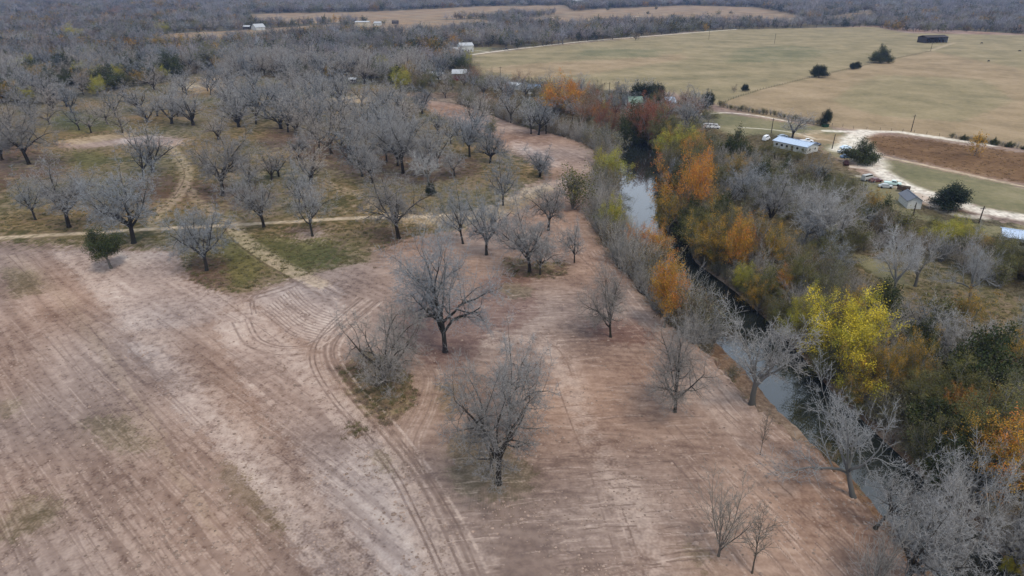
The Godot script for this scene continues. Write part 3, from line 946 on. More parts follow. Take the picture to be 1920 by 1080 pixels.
# ---------------------------------------------------------------- the scene
func _ready() -> void:
	noise.noise_type = FastNoiseLite.TYPE_SIMPLEX_SMOOTH
	noise.frequency = 1.0
	noise.fractal_type = FastNoiseLite.FRACTAL_NONE
	noise.seed = 11
	rough.noise_type = FastNoiseLite.TYPE_SIMPLEX_SMOOTH
	rough.frequency = 1.0
	rough.fractal_octaves = 4
	rough.fractal_gain = 0.6
	rough.seed = 12
	rng.seed = 4242

	var cam := Camera3D.new()
	cam.name = "camera"
	cam.position = Vector3(0, EYE, 0)
	cam.rotation_degrees = Vector3(-PITCH, 0, 0)
	cam.fov = rad_to_deg(2.0 * atan(540.0 / FPX))
	cam.near = 0.5
	cam.far = 12000.0
	cam.current = true
	add_child(cam)

	var env := Environment.new()
	env.background_mode = Environment.BG_SKY
	env.sky = Sky.new()
	env.sky.sky_material = overcast()
	env.tonemap_mode = Environment.TONE_MAPPER_LINEAR
	env.background_energy_multiplier = 0.82
	env.tonemap_exposure = 1.6
	env.sdfgi_enabled = true
	env.ssao_enabled = true
	env.ssil_enabled = true
	env.fog_enabled = true
	env.fog_density = 0.00007
	env.fog_light_color = Color(0.62, 0.74, 0.98)
	var we := WorldEnvironment.new()
	we.name = "air"
	we.environment = env
	add_child(we)

	var sun := DirectionalLight3D.new()
	sun.name = "sun"
	sun.light_energy = 0.5
	sun.light_color = Color(1.0, 0.94, 0.86)
	sun.light_angular_distance = 12.0
	sun.shadow_enabled = true
	sun.rotation_degrees = Vector3(-62, 35, 0)
	add_child(sun)

	for p in [[800, 165], [900, 190], [980, 215], [1054, 243], [1120, 252], [1180, 268], [1205, 290], [1205, 340], [1205, 390], [1235, 440], [1275, 495], [1340, 545], [1400, 600], [1460, 665], [1510, 730], [1590, 810], [1660, 880], [1740, 960], [1850, 1080], [1990, 1250]]:
		var q := flat(p[0], p[1], WATER)
		creek.append(Vector2(q.x, q.z))
	for p in [[760, 180], [860, 195], [940, 222], [1000, 243], [1060, 257], [1110, 275], [1125, 300], [1120, 350], [1110, 400], [1120, 440], [1160, 500], [1200, 550], [1260, 610], [1330, 660], [1400, 740], [1480, 800], [1560, 860], [1620, 935], [1680, 1010], [1740, 1080], [1850, 1250]]:
		var q := flat(p[0], p[1])
		brim.append(Vector2(q.x, q.z))

	lay_ground()
	print("ground ", Time.get_ticks_msec())
	lay_water()
	grow_protos()
	print("protos ", Time.get_ticks_msec())
	plant_all()
	print("planted ", Time.get_ticks_msec())
	name_by_neighbours()
	for k in roots:
		roots[k].free()
	print("done ", Time.get_ticks_msec())

func overcast() -> PanoramaSkyMaterial:
	# an even sheet of cloud with soft lighter and darker billows all the way round
	var im := Image.create(512, 256, false, Image.FORMAT_RGBF)
	var n := FastNoiseLite.new()
	n.seed = 5
	n.frequency = 1.0
	n.fractal_octaves = 4
	for y in 256:
		var e := PI * (0.5 - (y + 0.5) / 256.0)
		for x in 512:
			var a := TAU * (x + 0.5) / 512.0
			var d := Vector3(cos(a) * cos(e), sin(e), sin(a) * cos(e))
			var q := d / (absf(d.y) + 0.25)
			var v := n.get_noise_3d(q.x * 0.9, d.y * 0.6, q.z * 0.9)
			var b := (1.0 + v * 0.32) * lerpf(1.45, 0.92, smoothstep(0.0, 0.7, d.y))
			var c := Color(0.78, 0.85, 0.95).lerp(Color(0.63, 0.75, 0.93), clampf(0.5 + v * 1.2, 0.0, 1.0)) * b
			if d.y < 0.0: c = Color(0.42, 0.42, 0.42)
			im.set_pixel(x, y, c)
	var m := PanoramaSkyMaterial.new()
	m.panorama = ImageTexture.create_from_image(im)
	return m

func lay_water() -> void:
	var b := Build.new()
	var p := smooth_line(creek, 5)
	for k in p.size() - 1:
		var d := (p[k + 1] - p[k]).normalized()
		var d2 := (p[mini(k + 2, p.size() - 1)] - p[mini(k + 1, p.size() - 2)]).normalized()
		var s := Vector2(-d.y, d.x) * 11.0
		var s2 := Vector2(-d2.y, d2.x) * 11.0
		var q := [p[k] + s, p[k] - s, p[k + 1] - s2, p[k + 1] + s2]
		b.quad(Vector3(q[0].x, WATER, q[0].y), Vector3(q[3].x, WATER, q[3].y), Vector3(q[2].x, WATER, q[2].y), Vector3(q[1].x, WATER, q[1].y))
	for k in b.n.size(): b.n[k] = Vector3.UP
	var m := StandardMaterial3D.new()
	m.resource_name = "creek_water"
	m.albedo_color = Color(0.012, 0.015, 0.013).linear_to_srgb()
	m.roughness = 0.02
	m.metallic_specular = 0.7
	var o := MeshInstance3D.new()
	o.name = "water"
	o.mesh = b.done()
	o.set_surface_override_material(0, m)
	o.set_meta("kind", "structure")
	add_child(o)

func grow_protos() -> void:
	proto("spread0", "round", 1)
	proto("spread1", "round", 2)
	proto("spread2", "round", 23)
	proto("wide0", "wide", 3)
	proto("wide1", "wide", 9)
	proto("tall0", "tall", 4)
	proto("tall1", "tall", 14)
	proto("sparse0", "sparse", 5)
	proto("sparse1", "sparse", 15)
	proto("scrub0", "scrub", 6)
	proto("vase0", "vase", 7)
	proto("sapling0", "sapling", 8)
	proto("snag0", "snag", 3)
	proto("white0", "white", 10)
	proto("white1", "white", 11)
	proto("white2", "white", 31)
	for k in 3: proto("mid%d" % k, "mid", 20 + k)
	for k in 2: proto("midwide%d" % k, "midwide", 25 + k)
	for k in 4: proto("far%d" % k, "far", 40 + k)
	for k in 3: proto("brush%d" % k, "brush", 50 + k)
	var olive := [Color(0.1, 0.098, 0.034), Color(0.13, 0.115, 0.038), Color(0.075, 0.08, 0.034)]
	var dusty := [Color(0.125, 0.12, 0.075), Color(0.165, 0.15, 0.095), Color(0.1, 0.095, 0.058)]
	var orange := [Color(0.46, 0.19, 0.035), Color(0.38, 0.19, 0.03), Color(0.42, 0.15, 0.04)]
	var amber := [Color(0.34, 0.19, 0.03), Color(0.26, 0.17, 0.03), Color(0.4, 0.22, 0.03)]
	var yellow := [Color(0.55, 0.43, 0.04), Color(0.43, 0.35, 0.04), Color(0.28, 0.26, 0.035)]
	var lime := [Color(0.27, 0.26, 0.04), Color(0.21, 0.22, 0.04), Color(0.32, 0.26, 0.04)]
	var rust := [Color(0.2, 0.075, 0.045), Color(0.15, 0.07, 0.045), Color(0.26, 0.085, 0.04)]
	var brown := [Color(0.13, 0.095, 0.055), Color(0.1, 0.075, 0.045), Color(0.16, 0.11, 0.05)]
	var dark := [Color(0.018, 0.028, 0.016), Color(0.026, 0.036, 0.018), Color(0.014, 0.022, 0.013)]
	var green := [Color(0.05, 0.062, 0.024), Color(0.036, 0.05, 0.02), Color(0.07, 0.07, 0.028)]
	proto("olivebrush", "leafybrush", 60, olive)
	proto("dustybrush0", "leafybrush", 61, dusty)
	proto("dustybrush1", "leafybrush", 65, dusty + brown)
	proto("orange0", "leafy", 70, orange)
	proto("orange1", "leafy", 71, orange + amber)
	proto("orangespire", "spire", 72, amber + orange)
	proto("yellow0", "leafy", 73, yellow, {"leaves": 64, "fluff": 0.42, "kids": [9, 7, 7]})
	proto("yellow1", "leafy", 74, yellow + lime)
	proto("lime0", "leafy", 75, lime)
	proto("amber0", "leafy", 76, amber + olive)
	proto("rust0", "leafy", 77, rust)
	proto("rust1", "leafy", 78, rust + brown, {"leaves": 16})
	proto("olive0", "leafy", 79, olive)
	proto("darktree", "leafy", 82, green, {"leaves": 60, "fluff": 0.45, "clear": 3.4, "trunk": 5.0, "start": [0.6, 0.2, 0.1], "ratio": [0.85, 0.5, 0.5]})
	proto("olive1", "leafy", 83, olive + dusty, {"leaves": 18})
	proto("brown0", "leafy", 84, brown, {"leaves": 16})
	proto("green0", "oak", 80, green)
	proto("oak0", "oak", 81, dark)
	proto("farolive", "farleafy", 90, olive)
	proto("faramber", "farleafy", 91, amber)
	proto("fardark", "farleafy", 92, dark + green)
	proto("farbrown", "farleafy", 93, brown)
	var n := 0
	for k in protos: n += protos[k].tris
	print("proto triangles ", n)


var taken := {}       # 6 m cells -> [x, z, radius]

func claim(p: Vector3, r: float) -> void:
	var k := Vector2i(int(floor(p.x / 6.0)), int(floor(p.z / 6.0)))
	if not taken.has(k): taken[k] = []
	taken[k].append(Vector3(p.x, p.z, r))

func is_free(p: Vector3, r: float) -> bool:
	var k := Vector2i(int(floor(p.x / 6.0)), int(floor(p.z / 6.0)))
	for dx in range(-2, 3):
		for dz in range(-2, 3):
			for q: Vector3 in taken.get(k + Vector2i(dx, dz), []):
				if Vector2(q.x - p.x, q.y - p.z).length() < q.z + r: return false
	return true

func id_at(px: Vector2) -> int:
	var id := SOIL
	for a in areas:
		if Geometry2D.is_point_in_polygon(px, a[1]): id = a[0]
	return id

func put(called: String, kind: String, bx: float, by: float, ty: float, w: float, label: String, group := "", lean := 0.0, category := "tree") -> void:
	var o := plant_px(called, kind, bx, by, ty, w, label, category, group, Vector2(-lean, 0))
	claim(o.position, clampf(w * depth_of(o.position) / FPX * 0.22, 0.8, 3.0))

func pick(table: Array) -> Array:
	var sum := 0.0
	for t in table: sum += t[0]
	var x := rng.randf() * sum
	for t in table:
		x -= t[0]
		if x <= 0.0: return t
	return table[-1]

# rows of a table: weight, name, protos, height range, width over height, label, category, group
func sow(p: Vector3, t: Array, size := 1.0) -> void:
	var kinds: Array = t[2]
	var h: float = rng.randf_range(t[3][0], t[3][1]) * size
	plant(t[1], kinds[rng.randi() % kinds.size()], p, h, h * t[4] * rng.randf_range(0.85, 1.2), t[5], t[6], t[7], -1.0, Vector2(rng.randfn() * 0.05, rng.randfn() * 0.04))

func scatter(region: Array, gap: float, tries: int, table: Array, size := 1.0, avoid := []) -> void:
	var box := poly(region)
	var lo := Vector2(1e9, 1e9)
	var hi := -lo
	for q in box:
		var g := flat(q.x, q.y)
		lo = lo.min(Vector2(g.x, g.z))
		hi = hi.max(Vector2(g.x, g.z))
	for k in tries:
		var p := Vector3(rng.randf_range(lo.x, hi.x), 0, rng.randf_range(lo.y, hi.y))
		var s := seen(p)
		if not Geometry2D.is_point_in_polygon(s, box) or not is_free(p, gap * 0.5): continue
		var out := false
		for a in avoid:
			out = out or Geometry2D.is_point_in_polygon(s, a)
		if out: continue
		p.y = height(p.x, p.z)
		if p.y < WATER + 0.3: continue
		claim(p, gap * 0.5)
		sow(p, pick(table), size)

func plant_all() -> void:
	# ---- the big bare trees on the scraped ground
	put("bare_tree", "spread0", 935, 907, 672, 195, "large leafless grey tree with low drooping boughs standing in bare scraped soil")
	put("bare_tree", "sparse0", 953, 815, 640, 120, "thin leafless tree standing close behind the large drooping tree", "", 0.08)
	put("bare_tree", "tall0", 835, 660, 425, 200, "tallest ragged grey leafless tree with thick dark trunk beside the wheel tracks")
	put("bare_tree", "wide0", 720, 717, 590, 160, "low umbrella shaped leafless tree over a green island between wheel tracks")
	put("bare_tree", "tall1", 1145, 632, 500, 90, "leafless dark limbed tree alone on the scraped strip near the creek", "", -0.05)
	put("bare_tree", "tall1", 1265, 772, 602, 130, "leafless tree with dark forked trunk near the creek bank beside a smaller white limbed one")
	put("bare_tree", "white0", 1410, 757, 578, 150, "pale branched leafless tree growing on the brink of the creek bank")
	put("young_tree", "vase0", 1347, 1043, 912, 110, "young leafless vase shaped tree on the scraped soil with a yellow leaf or two")
	put("young_tree", "sapling0", 1410, 1075, 962, 62, "slim leafless young tree standing beside the vase shaped one")
	put("young_tree", "sapling0", 1425, 853, 770, 24, "single thin leafless sapling on the bare soil by the creek brink")
	put("bare_tree", "white1", 1600, 932, 735, 190, "white branched leafless tree leaning out over the creek from the cut bank", "", 0.22)
	put("bare_tree", "sparse0", 1642, 990, 862, 120, "dark trunked tree leaning over the water beside the white branched one", "", 0.3)
	put("bare_tree", "spread2", 1695, 1100, 935, 180, "dense silvery leafless tree at the foot of the creek bank below the leaning trees")
	put("bare_tree", "brush1", 1635, 1110, 985, 90, "thin silvery leafless thicket tree at the bank's edge beside the silvery tree")
	put("bare_tree", "white0", 1795, 1085, 900, 160, "pale grey leafless tree with spreading white limbs across the water from the leaning trees")
	put("bare_tree", "spread2", 1900, 1085, 955, 120, "pale grey leafless tree behind a small bright yellow bush")
	put("bare_tree", "white2", 1800, 965, 830, 130, "white limbed leafless tree in front of the large amber tree")
	# ---- round the dirt track
	put("small_evergreen", "darktree", 209, 503, 432, 58, "small dark green tree with thin trunk on pale soil below the track")
	put("bare_tree", "spread1", 388, 507, 392, 105, "low rounded leafless tree on dark grass just below the track")
	put("bare_tree", "spread1", 251, 456, 323, 140, "broad leafless tree straddling the edge of the dirt track")
	put("bare_tree", "spread2", 130, 426, 305, 120, "leafless tree above the track between a broad tree and a small one")
	put("bare_tree", "sparse1", 67, 412, 325, 68, "small crooked leafless tree above the track", "", -0.12)
	put("bare_tree", "spread0", 418, 367, 240, 125, "dense blue grey leafless tree in the grass beside the winding path")
	put("bare_tree", "spread2", 495, 426, 322, 90, "leafless tree with low arching boughs beside the track junction")
	put("bare_tree", "sparse0", 586, 443, 333, 80, "leafless tree with dark trunk on a round white patch of sand")
	put("bare_tree", "sparse1", 563, 392, 300, 60, "leafless tree just behind the one on white sand")
	put("bare_tree", "spread0", 748, 447, 322, 125, "dense grey leafless tree among brush where the track ends")
	put("bare_tree", "sparse1", 868, 457, 345, 78, "slanting leafless tree with white twigs beside the track's end", "", 0.15)
	put("bare_tree", "spread1", 912, 478, 368, 90, "leafless tree with forked dark trunk in front of the slanting one")
	put("bare_tree", "spread2", 993, 510, 388, 105, "leafless twin trunked tree in a ring of reddish soil")
	put("bare_tree", "sparse0", 1013, 515, 440, 66, "small leafless tree touching the twin trunked one")
	put("bare_tree", "sparse0", 1077, 492, 412, 44, "nearly branchless dark tree leaning beside the bank thicket", "", 0.12)
	put("bare_tree", "spread0", 1028, 432, 335, 80, "leafless tree with fine pale twigs beside a rounded olive bush")
	put("olive_bush", "olivebrush", 1073, 392, 318, 66, "rounded olive green bush at the edge of the scraped strip", "", 0.0, "bush")
	put("bare_tree", "wide1", 1012, 332, 280, 66, "spreading leafless tree alone on pale sandy ground by the strip")
	put("bare_tree", "sparse1", 943, 385, 288, 66, "upright leafless tree beside the sandy lane bend")
	put("bare_tree", "white2", 804, 345, 286, 60, "silvery leafless tree with a dark ivy bush at its foot")
	put("ivy_bush", "oak0", 808, 366, 345, 16, "small dark green bush at the foot of the silvery tree", "", 0.0, "bush")
	put("bare_tree", "sparse0", 853, 331, 280, 48, "thin straight leafless tree in brown leaf litter between fuller trees")
	put("bare_tree", "wide1", 919, 306, 235, 62, "leafless tree leaning right at the corner of the pale scraped ground", "", 0.12)
	put("bare_tree", "spread1", 881, 294, 213, 70, "tall leafless tree behind the thin straight one")
	put("bare_tree", "wide1", 792, 213, 160, 56, "lone spreading leafless tree beside a green patch by the far scraped ground")
	# ---- the grove
	var g := "leafless trees of the grassy grove"
	var gl := "leafless grey tree among the many in the grassy grove above the track"
	var grove := [[55, 308, 203, 110], [269, 331, 262, 60], [287, 323, 230, 80], [4, 300, 235, 60], [171, 249, 193, 55], [149, 244, 196, 45], [202, 233, 172, 68], [262, 208, 163, 58], [277, 229, 190, 50], [295, 218, 178, 52], [322, 232, 172, 62], [363, 235, 168, 72], [98, 208, 163, 48], [290, 169, 128, 42], [390, 171, 136, 42], [350, 178, 140, 50],
		[500, 222, 142, 90], [448, 238, 178, 68], [480, 233, 165, 50], [622, 289, 188, 95], [598, 278, 200, 70], [555, 252, 185, 62], [540, 248, 190, 55], [680, 331, 250, 75], [698, 343, 265, 60], [756, 325, 203, 95], [746, 311, 225, 60], [725, 304, 215, 62], [523, 331, 278, 62], [510, 336, 285, 50], [468, 342, 288, 55], [583, 344, 272, 75], [653, 300, 230, 66],
		[550, 169, 122, 45], [621, 179, 130, 50], [650, 169, 130, 42], [717, 198, 158, 48], [745, 204, 160, 50], [857, 254, 213, 50], [892, 240, 183, 66], [804, 288, 233, 58], [690, 262, 195, 70], [770, 262, 200, 66], [650, 250, 185, 62], [720, 250, 182, 60], [590, 232, 172, 62], [430, 205, 150, 62], [470, 200, 142, 62], [410, 262, 215, 52], [560, 300, 250, 50], [800, 330, 262, 60], [700, 220, 172, 52], [640, 225, 168, 56], [760, 232, 178, 55], [820, 250, 205, 48], [845, 270, 220, 48], [670, 285, 215, 66], [20, 240, 190, 46], [60, 228, 182, 44], [520, 195, 150, 52]]
	for t in grove:
		var kinds := ["mid0", "mid1", "mid2", "midwide0", "midwide1", "spread2", "spread0"]
		put("bare_tree", kinds[rng.randi() % (7 if t[1] > 280 else 5)], t[0], t[1], t[2], t[3], gl, g, rng.randf_range(-0.06, 0.06))
	scatter([390, 150, 560, 160, 720, 200, 830, 245, 870, 290, 800, 335, 640, 330, 520, 262, 400, 225], 10.5, 260, [[1.0, "bare_tree", ["mid0", "mid1", "mid2", "midwide0"], [13, 18], 0.95, gl, "tree", g]])
	scatter([-40, 190, 140, 190, 400, 150, 400, 240, 200, 262, -40, 270], 15.0, 60, [[1.0, "bare_tree", ["mid0", "mid1", "mid2", "midwide0"], [12, 16], 0.95, gl, "tree", g]])
	scatter([400, 190, 560, 215, 700, 235, 800, 260, 860, 285, 780, 320, 680, 318, 560, 262, 420, 230], 11.0, 160, [[1.0, "bare_tree", ["mid0", "mid1", "mid2", "midwide0"], [13, 17], 0.95, gl, "tree", g]])
	put("bare_tree", "mid1", 958, 230, 163, 55, "tall leafless tree on the bank brink beside a pair of twin trees")
	for t in [[996, 251, 185, 60], [1010, 253, 183, 66], [1024, 251, 190, 40]]:
		put("bare_tree", "mid%d" % (rng.randi() % 3), t[0], t[1], t[2], t[3], "leafless tree in the close row of dark trunks on the strip's creek edge", "close row of trees on the strip edge")
	put("bare_tree", "mid2", 928, 217, 175, 45, "leafless tree at the far narrow end of the scraped strip")
	put("olive_bush", "olive0", 920, 258, 222, 30, "olive topped tree among grey trees at the corner of the grove")

	# ---- trees on and under the left bank
	put("autumn_tree", "lime0", 1150, 352, 283, 66, "yellow green tree on the left bank beside the pool of open water")
	put("bare_tree", "dustybrush0", 1143, 297, 245, 64, "pale olive willowy tree behind the yellow green bank tree")
	put("autumn_tree", "lime0", 1139, 452, 372, 44, "narrow yellow green tree in the brush of the left bank")
	put("autumn_tree", "orange0", 1205, 500, 428, 62, "salmon orange tree hanging over the open water from the left bank")
	put("autumn_tree", "orange1", 1228, 512, 430, 66, "amber orange tree beside the salmon orange one on the left bank")
	put("autumn_tree", "lime0", 1172, 440, 400, 24, "little yellow green tree beside the bright water of the left bank")
	put("autumn_tree", "orangespire", 1246, 614, 488, 58, "slender orange tree with bare straight trunk on the left bank brink")
	# ---- coloured trees across the creek
	put("autumn_tree", "lime0", 1262, 300, 240, 74, "yellow green tree across the dark end of the pool")
	put("autumn_tree", "orange1", 1298, 305, 248, 40, "small orange tree beside the yellow green one at the pool")
	put("autumn_tree", "orange0", 1288, 420, 288, 112, "large bright orange tree with pale limbs overhanging the pool")
	put("autumn_tree", "amber0", 1252, 440, 360, 80, "amber brown tree drooping over the water under the large orange one")
	put("autumn_tree", "orangespire", 1372, 525, 414, 48, "slender orange tree beside a white dead trunk")
	put("dead_tree", "snag0", 1363, 440, 372, 22, "white dead trunk rising above the thicket")
	put("autumn_tree", "rust1", 1425, 500, 445, 48, "small salmon brown tree behind the slender orange tree")
	put("autumn_tree", "yellow0", 1575, 702, 566, 140, "large bright yellow tree beside the creek")
	put("autumn_tree", "yellow1", 1510, 618, 542, 62, "smaller lemon yellow tree touching the large bright yellow tree")
	put("autumn_tree", "amber0", 1665, 745, 635, 62, "thin amber tree just beside the large yellow tree")
	put("autumn_tree", "amber0", 1705, 735, 628, 62, "golden orange tree with green top beside the thin amber tree")
	put("autumn_tree", "orange1", 1890, 935, 800, 130, "large amber orange tree behind the white limbed trees")
	put("autumn_tree", "yellow1", 1885, 1085, 1030, 40, "small bright yellow bush at the foot of a white limbed tree")
	put("green_bush", "green0", 1752, 815, 760, 110, "dark green bush beside the amber trees at the creek edge", "", 0.0, "bush")
	put("autumn_tree", "yellow1", 1722, 845, 812, 34, "low yellow branch bush over the water beneath the white leaning tree")
	put("autumn_tree", "rust0", 1206, 262, 188, 78, "dark rust red tree beyond the end of the pool")
	put("autumn_tree", "rust1", 1170, 252, 198, 66, "brownish red tree beside the dark rust red one")
	put("autumn_tree", "rust1", 1090, 230, 175, 70, "purple brown half bare tree by the upper creek")
	put("autumn_tree", "orange1", 1045, 214, 150, 88, "broad orange tree above the upper creek near a blue grey roof")
	put("autumn_tree", "orange0", 1077, 205, 150, 34, "narrow orange tree beside the broad one at the upper creek")
	put("autumn_tree", "rust1", 974, 163, 132, 34, "round russet tree behind a long white roof")
	put("autumn_tree", "yellow1", 1134, 215, 190, 20, "small yellow tree in the thicket of the upper creek")
	put("autumn_tree", "orange0", 1105, 225, 198, 28, "small orange tree in the thicket of the upper creek")
	put("autumn_tree", "lime0", 752, 172, 128, 40, "pale yellow green tree before a white farmhouse at the wood's edge")
	put("autumn_tree", "amber0", 772, 150, 116, 32, "orange tree beside the pale yellow green tree at the wood's edge")
	put("green_tree", "lime0", 875, 130, 98, 20, "thin light green tree in front of the two storey white house")
	for t in [["lime0", 1480, 640, 575, 50], ["amber0", 1420, 590, 520, 56], ["lime0", 1395, 555, 495, 46], ["amber0", 1320, 470, 400, 56], ["orange1", 1850, 880, 800, 70], ["orange0", 1800, 800, 735, 60], ["amber0", 1600, 770, 700, 60], ["lime0", 1790, 745, 690, 56], ["olive0", 1540, 720, 640, 66], ["amber0", 1335, 505, 440, 50], ["olive0", 1300, 470, 400, 60], ["green0", 1188, 270, 205, 60], ["rust0", 1215, 272, 195, 60], ["olive0", 1240, 274, 205, 50], ["rust1", 1235, 245, 195, 50], ["rust0", 1140, 240, 190, 50], ["lime0", 1245, 290, 246, 40], ["orange1", 1470, 560, 505, 44], ["olive0", 1460, 620, 555, 56], ["amber0", 1850, 780, 720, 60], ["orange0", 1905, 850, 775, 60]]:
		var hue: String = {"lime0": "yellow green", "amber0": "amber", "orange0": "bright orange", "orange1": "orange", "olive0": "dense olive", "rust0": "rust red", "rust1": "russet brown", "green0": "dark green"}[t[0]]
		put("autumn_tree", t[0], t[1], t[2], t[3], t[4], hue + " leafy tree in the coloured belt beside the creek", "coloured belt beside the creek")
	# coloured crowns in the woods to the left
	for t in [["yellow1", 137, 74, 47, 34, "bright yellow tree rising from the grey woods"], ["amber0", 90, 48, 30, 30, "amber tree far in the grey woods before the yellow one"], ["rust1", 215, 34, 11, 44, "large russet tree far in the grey woods"], ["amber0", 192, 54, 36, 26, "gold brown tree beside the large russet tree in the woods"], ["lime0", 303, 64, 44, 30, "pale yellow green tree at the edge of a wood clearing"], ["amber0", 308, 97, 66, 40, "broad amber tree in the middle of the woods"], ["yellow1", 324, 92, 76, 16, "little golden tree beside the broad amber one in the woods"], ["amber0", 15, 192, 150, 52, "large gold and green tree at the front of the woods"], ["lime0", 46, 193, 166, 36, "small yellow olive tree beside the large gold and green one"], ["green0", 205, 167, 130, 60, "broad dark green tree at the front edge of the woods"], ["olive0", 234, 163, 136, 30, "olive gold tree touching the broad dark green tree"], ["green0", 318, 142, 104, 52, "dark green tree behind the middle of the grove"], ["olive0", 392, 130, 86, 44, "olive tree beside dark evergreens behind the grove"], ["oak0", 385, 130, 104, 28, "blackish evergreen behind the grove"], ["olive1", 430, 128, 96, 44, "brown olive tree behind the grove next to the blackish evergreen"], ["green0", 345, 50, 38, 22, "dark evergreen near the distant wood clearing"], ["amber0", 305, 22, -4, 26, "tall golden tree far in the woods near the horizon"]]:
		put("woodland_tree", t[0], t[1], t[2], t[3], t[4], t[5])
	# pale giants in the thicket
	put("bare_tree", "white1", 1505, 462, 352, 110, "great white limbed leafless tree with many leaning stems in the thicket")
	put("bare_tree", "white0", 1560, 480, 360, 120, "great white limbed leafless tree beside a dark green clump")
	put("bare_tree", "white2", 1535, 468, 350, 110, "great white limbed leafless tree between two others of its kind")
	put("bare_tree", "white2", 1676, 552, 432, 80, "white twigged leafless tree with stout trunk in the glade")
	put("bare_tree", "white0", 1716, 537, 440, 78, "white twigged leafless tree standing behind the stout one in the glade")
	put("bare_tree", "white1", 1817, 568, 452, 95, "white twigged leafless tree alone at the glade's far end")
	put("bare_tree", "white0", 1787, 690, 595, 118, "leafless tree with long white limbs rising above brown brush")
	put("bare_tree", "spread2", 1440, 432, 328, 84, "grey leafless tree with clear trunk in the open floor of the thicket")
	put("bare_tree", "spread1", 1396, 382, 318, 74, "dark grey leafless tree behind the large orange tree")
	put("bare_tree", "white1", 1912, 665, 560, 80, "pale leafless tree at the glade beside brown brush")
	# yard trees
	put("evergreen_oak", "oak0", 1783, 392, 352, 64, "round dark evergreen tree standing beside the white gravel lane")
	put("evergreen_oak", "green0", 1612, 306, 268, 56, "broad dark green tree shading parked cars at the lane fork")
	put("evergreen_oak", "oak0", 1548, 236, 209, 20, "small dark conical evergreen at the end of the hedge by a green bin")
	put("bare_tree", "mid1", 1485, 260, 210, 72, "leafless round tree behind the long blue roofed home")
	put("evergreen_oak", "oak0", 1327, 203, 176, 24, "dark evergreen at the pasture corner below a utility pole")
	put("evergreen_oak", "oak0", 1204, 198, 160, 44, "dark evergreen behind a green roof")
	put("evergreen_oak", "oak0", 1230, 192, 160, 34, "dark evergreen beside another behind the green roof")
	put("bare_tree", "mid0", 1285, 196, 157, 36, "leafless tree with an ivy foot at the pasture edge")
	put("bare_tree", "mid2", 1168, 190, 150, 36, "leafless tree by the pair of utility poles")
	put("bare_tree", "mid0", 1086, 180, 140, 40, "grey leafless tree at the pasture edge behind the orange trees")
	# field trees
	put("pasture_tree", "oak0", 1535, 145, 124, 26, "dark evergreen bush alone on the pasture fence line", "", 0.0, "bush")
	put("pasture_tree", "oak0", 1597, 130, 119, 12, "left one of two touching dark bushes on the pasture fence line", "", 0.0, "bush")
	put("pasture_tree", "oak0", 1606, 129, 117, 13, "right one of two touching dark bushes on the pasture fence line", "", 0.0, "bush")
	put("pasture_tree", "green0", 1650, 118, 90, 34, "broad live oak with pale trunks alone in the pasture")
	put("pasture_tree", "brown0", 1376, 174, 158, 13, "small brownish tree on the pasture fence line")
	put("pasture_tree", "oak0", 1397, 171, 159, 12, "small dark round tree on the pasture fence line")
	put("pasture_tree", "faramber", 1827, 292, 250, 24, "slender tree with small golden crown alone in the brown field")
	put("pasture_tree", "farbrown", 1192, 76, 60, 14, "dark round tree beside the pale pasture lane")
	for t in [[1215, 27, 21, 10], [1262, 34, 26, 16], [1347, 28, 18, 12], [1424, 36, 28, 9], [1370, 26, 20, 8], [1406, 36, 27, 10], [1140, 20, 12, 8], [1230, 18, 12, 9], [930, 34, 26, 16], [660, 52, 44, 12], [1045, 37, 29, 14], [720, 45, 36, 14]]:
		put("pasture_tree", ["fardark", "farolive"][rng.randi() % 2], t[0], t[1], t[2], t[3], "small dark tree standing in a distant stubble field", "lone trees in the distant fields")

	# ---- hedges
	for k in 30:
		var f := k / 29.0
		var x := lerpf(1350, 1545, f)
		var y := 200 + 36 * f + sin(f * 9.0) * 1.0
		put("hedge_bush", ["olivebrush", "dustybrush1", "brush0"][k % 3], x, y, y - rng.randf_range(7, 12), rng.randf_range(9, 14), "low brown bush in the hedge between yard and pasture", "hedge along the pasture", 0.0, "bush")
	for k in 22:
		var f := k / 21.0
		var y := lerpf(259, 283, f)
		put("hedge_bush", ["olivebrush", "brush1", "dustybrush1", "green0"][k % 4], lerpf(1785, 1935, f), y, y - rng.randf_range(7, 12), rng.randf_range(8, 13), "low dark bush in the hedge between brown field and pasture", "hedge along the brown field", 0.0, "bush")
	put("hedge_bush", "faramber", 1832, 268, 252, 24, "golden brown taller bush in the hedge of the brown field", "", 0.0, "bush")

	build_things()
	# ---- thickets along the creek
	var thin_ := [4.0, "bank_shrub", ["brush0", "brush1", "brush2"], [5, 8], 0.85, "grey leafless brush on the left bank of the creek", "shrub", "brush on the left creek bank"]
	var dust := [2.2, "bank_shrub", ["dustybrush0", "dustybrush1"], [5, 8], 0.85, "dusty olive brush on the left bank of the creek", "shrub", "dusty brush on the left creek bank"]
	var z := -84.0
	while z > -400.0:
		var m := along(creek, z)
		var e := along(brim, z)
		for k in (1 if z > -118.0 else 4):
			var p := Vector3(e + rng.randf_range(0.2, maxf(minf(m - 4.5 - e, 9.0), 1.6)), 0, z + rng.randf_range(-2, 2))
			p.y = height(p.x, p.z)
			if p.y < WATER + 0.2 or not is_free(p, 0.9): continue
			claim(p, 0.9)
			sow(p, pick([thin_, dust]), 0.6 if z > -118.0 else 1.0 + 0.1 * -minf(p.y, 0.0))
		z -= 3.2 if z > -118.0 else 3.0
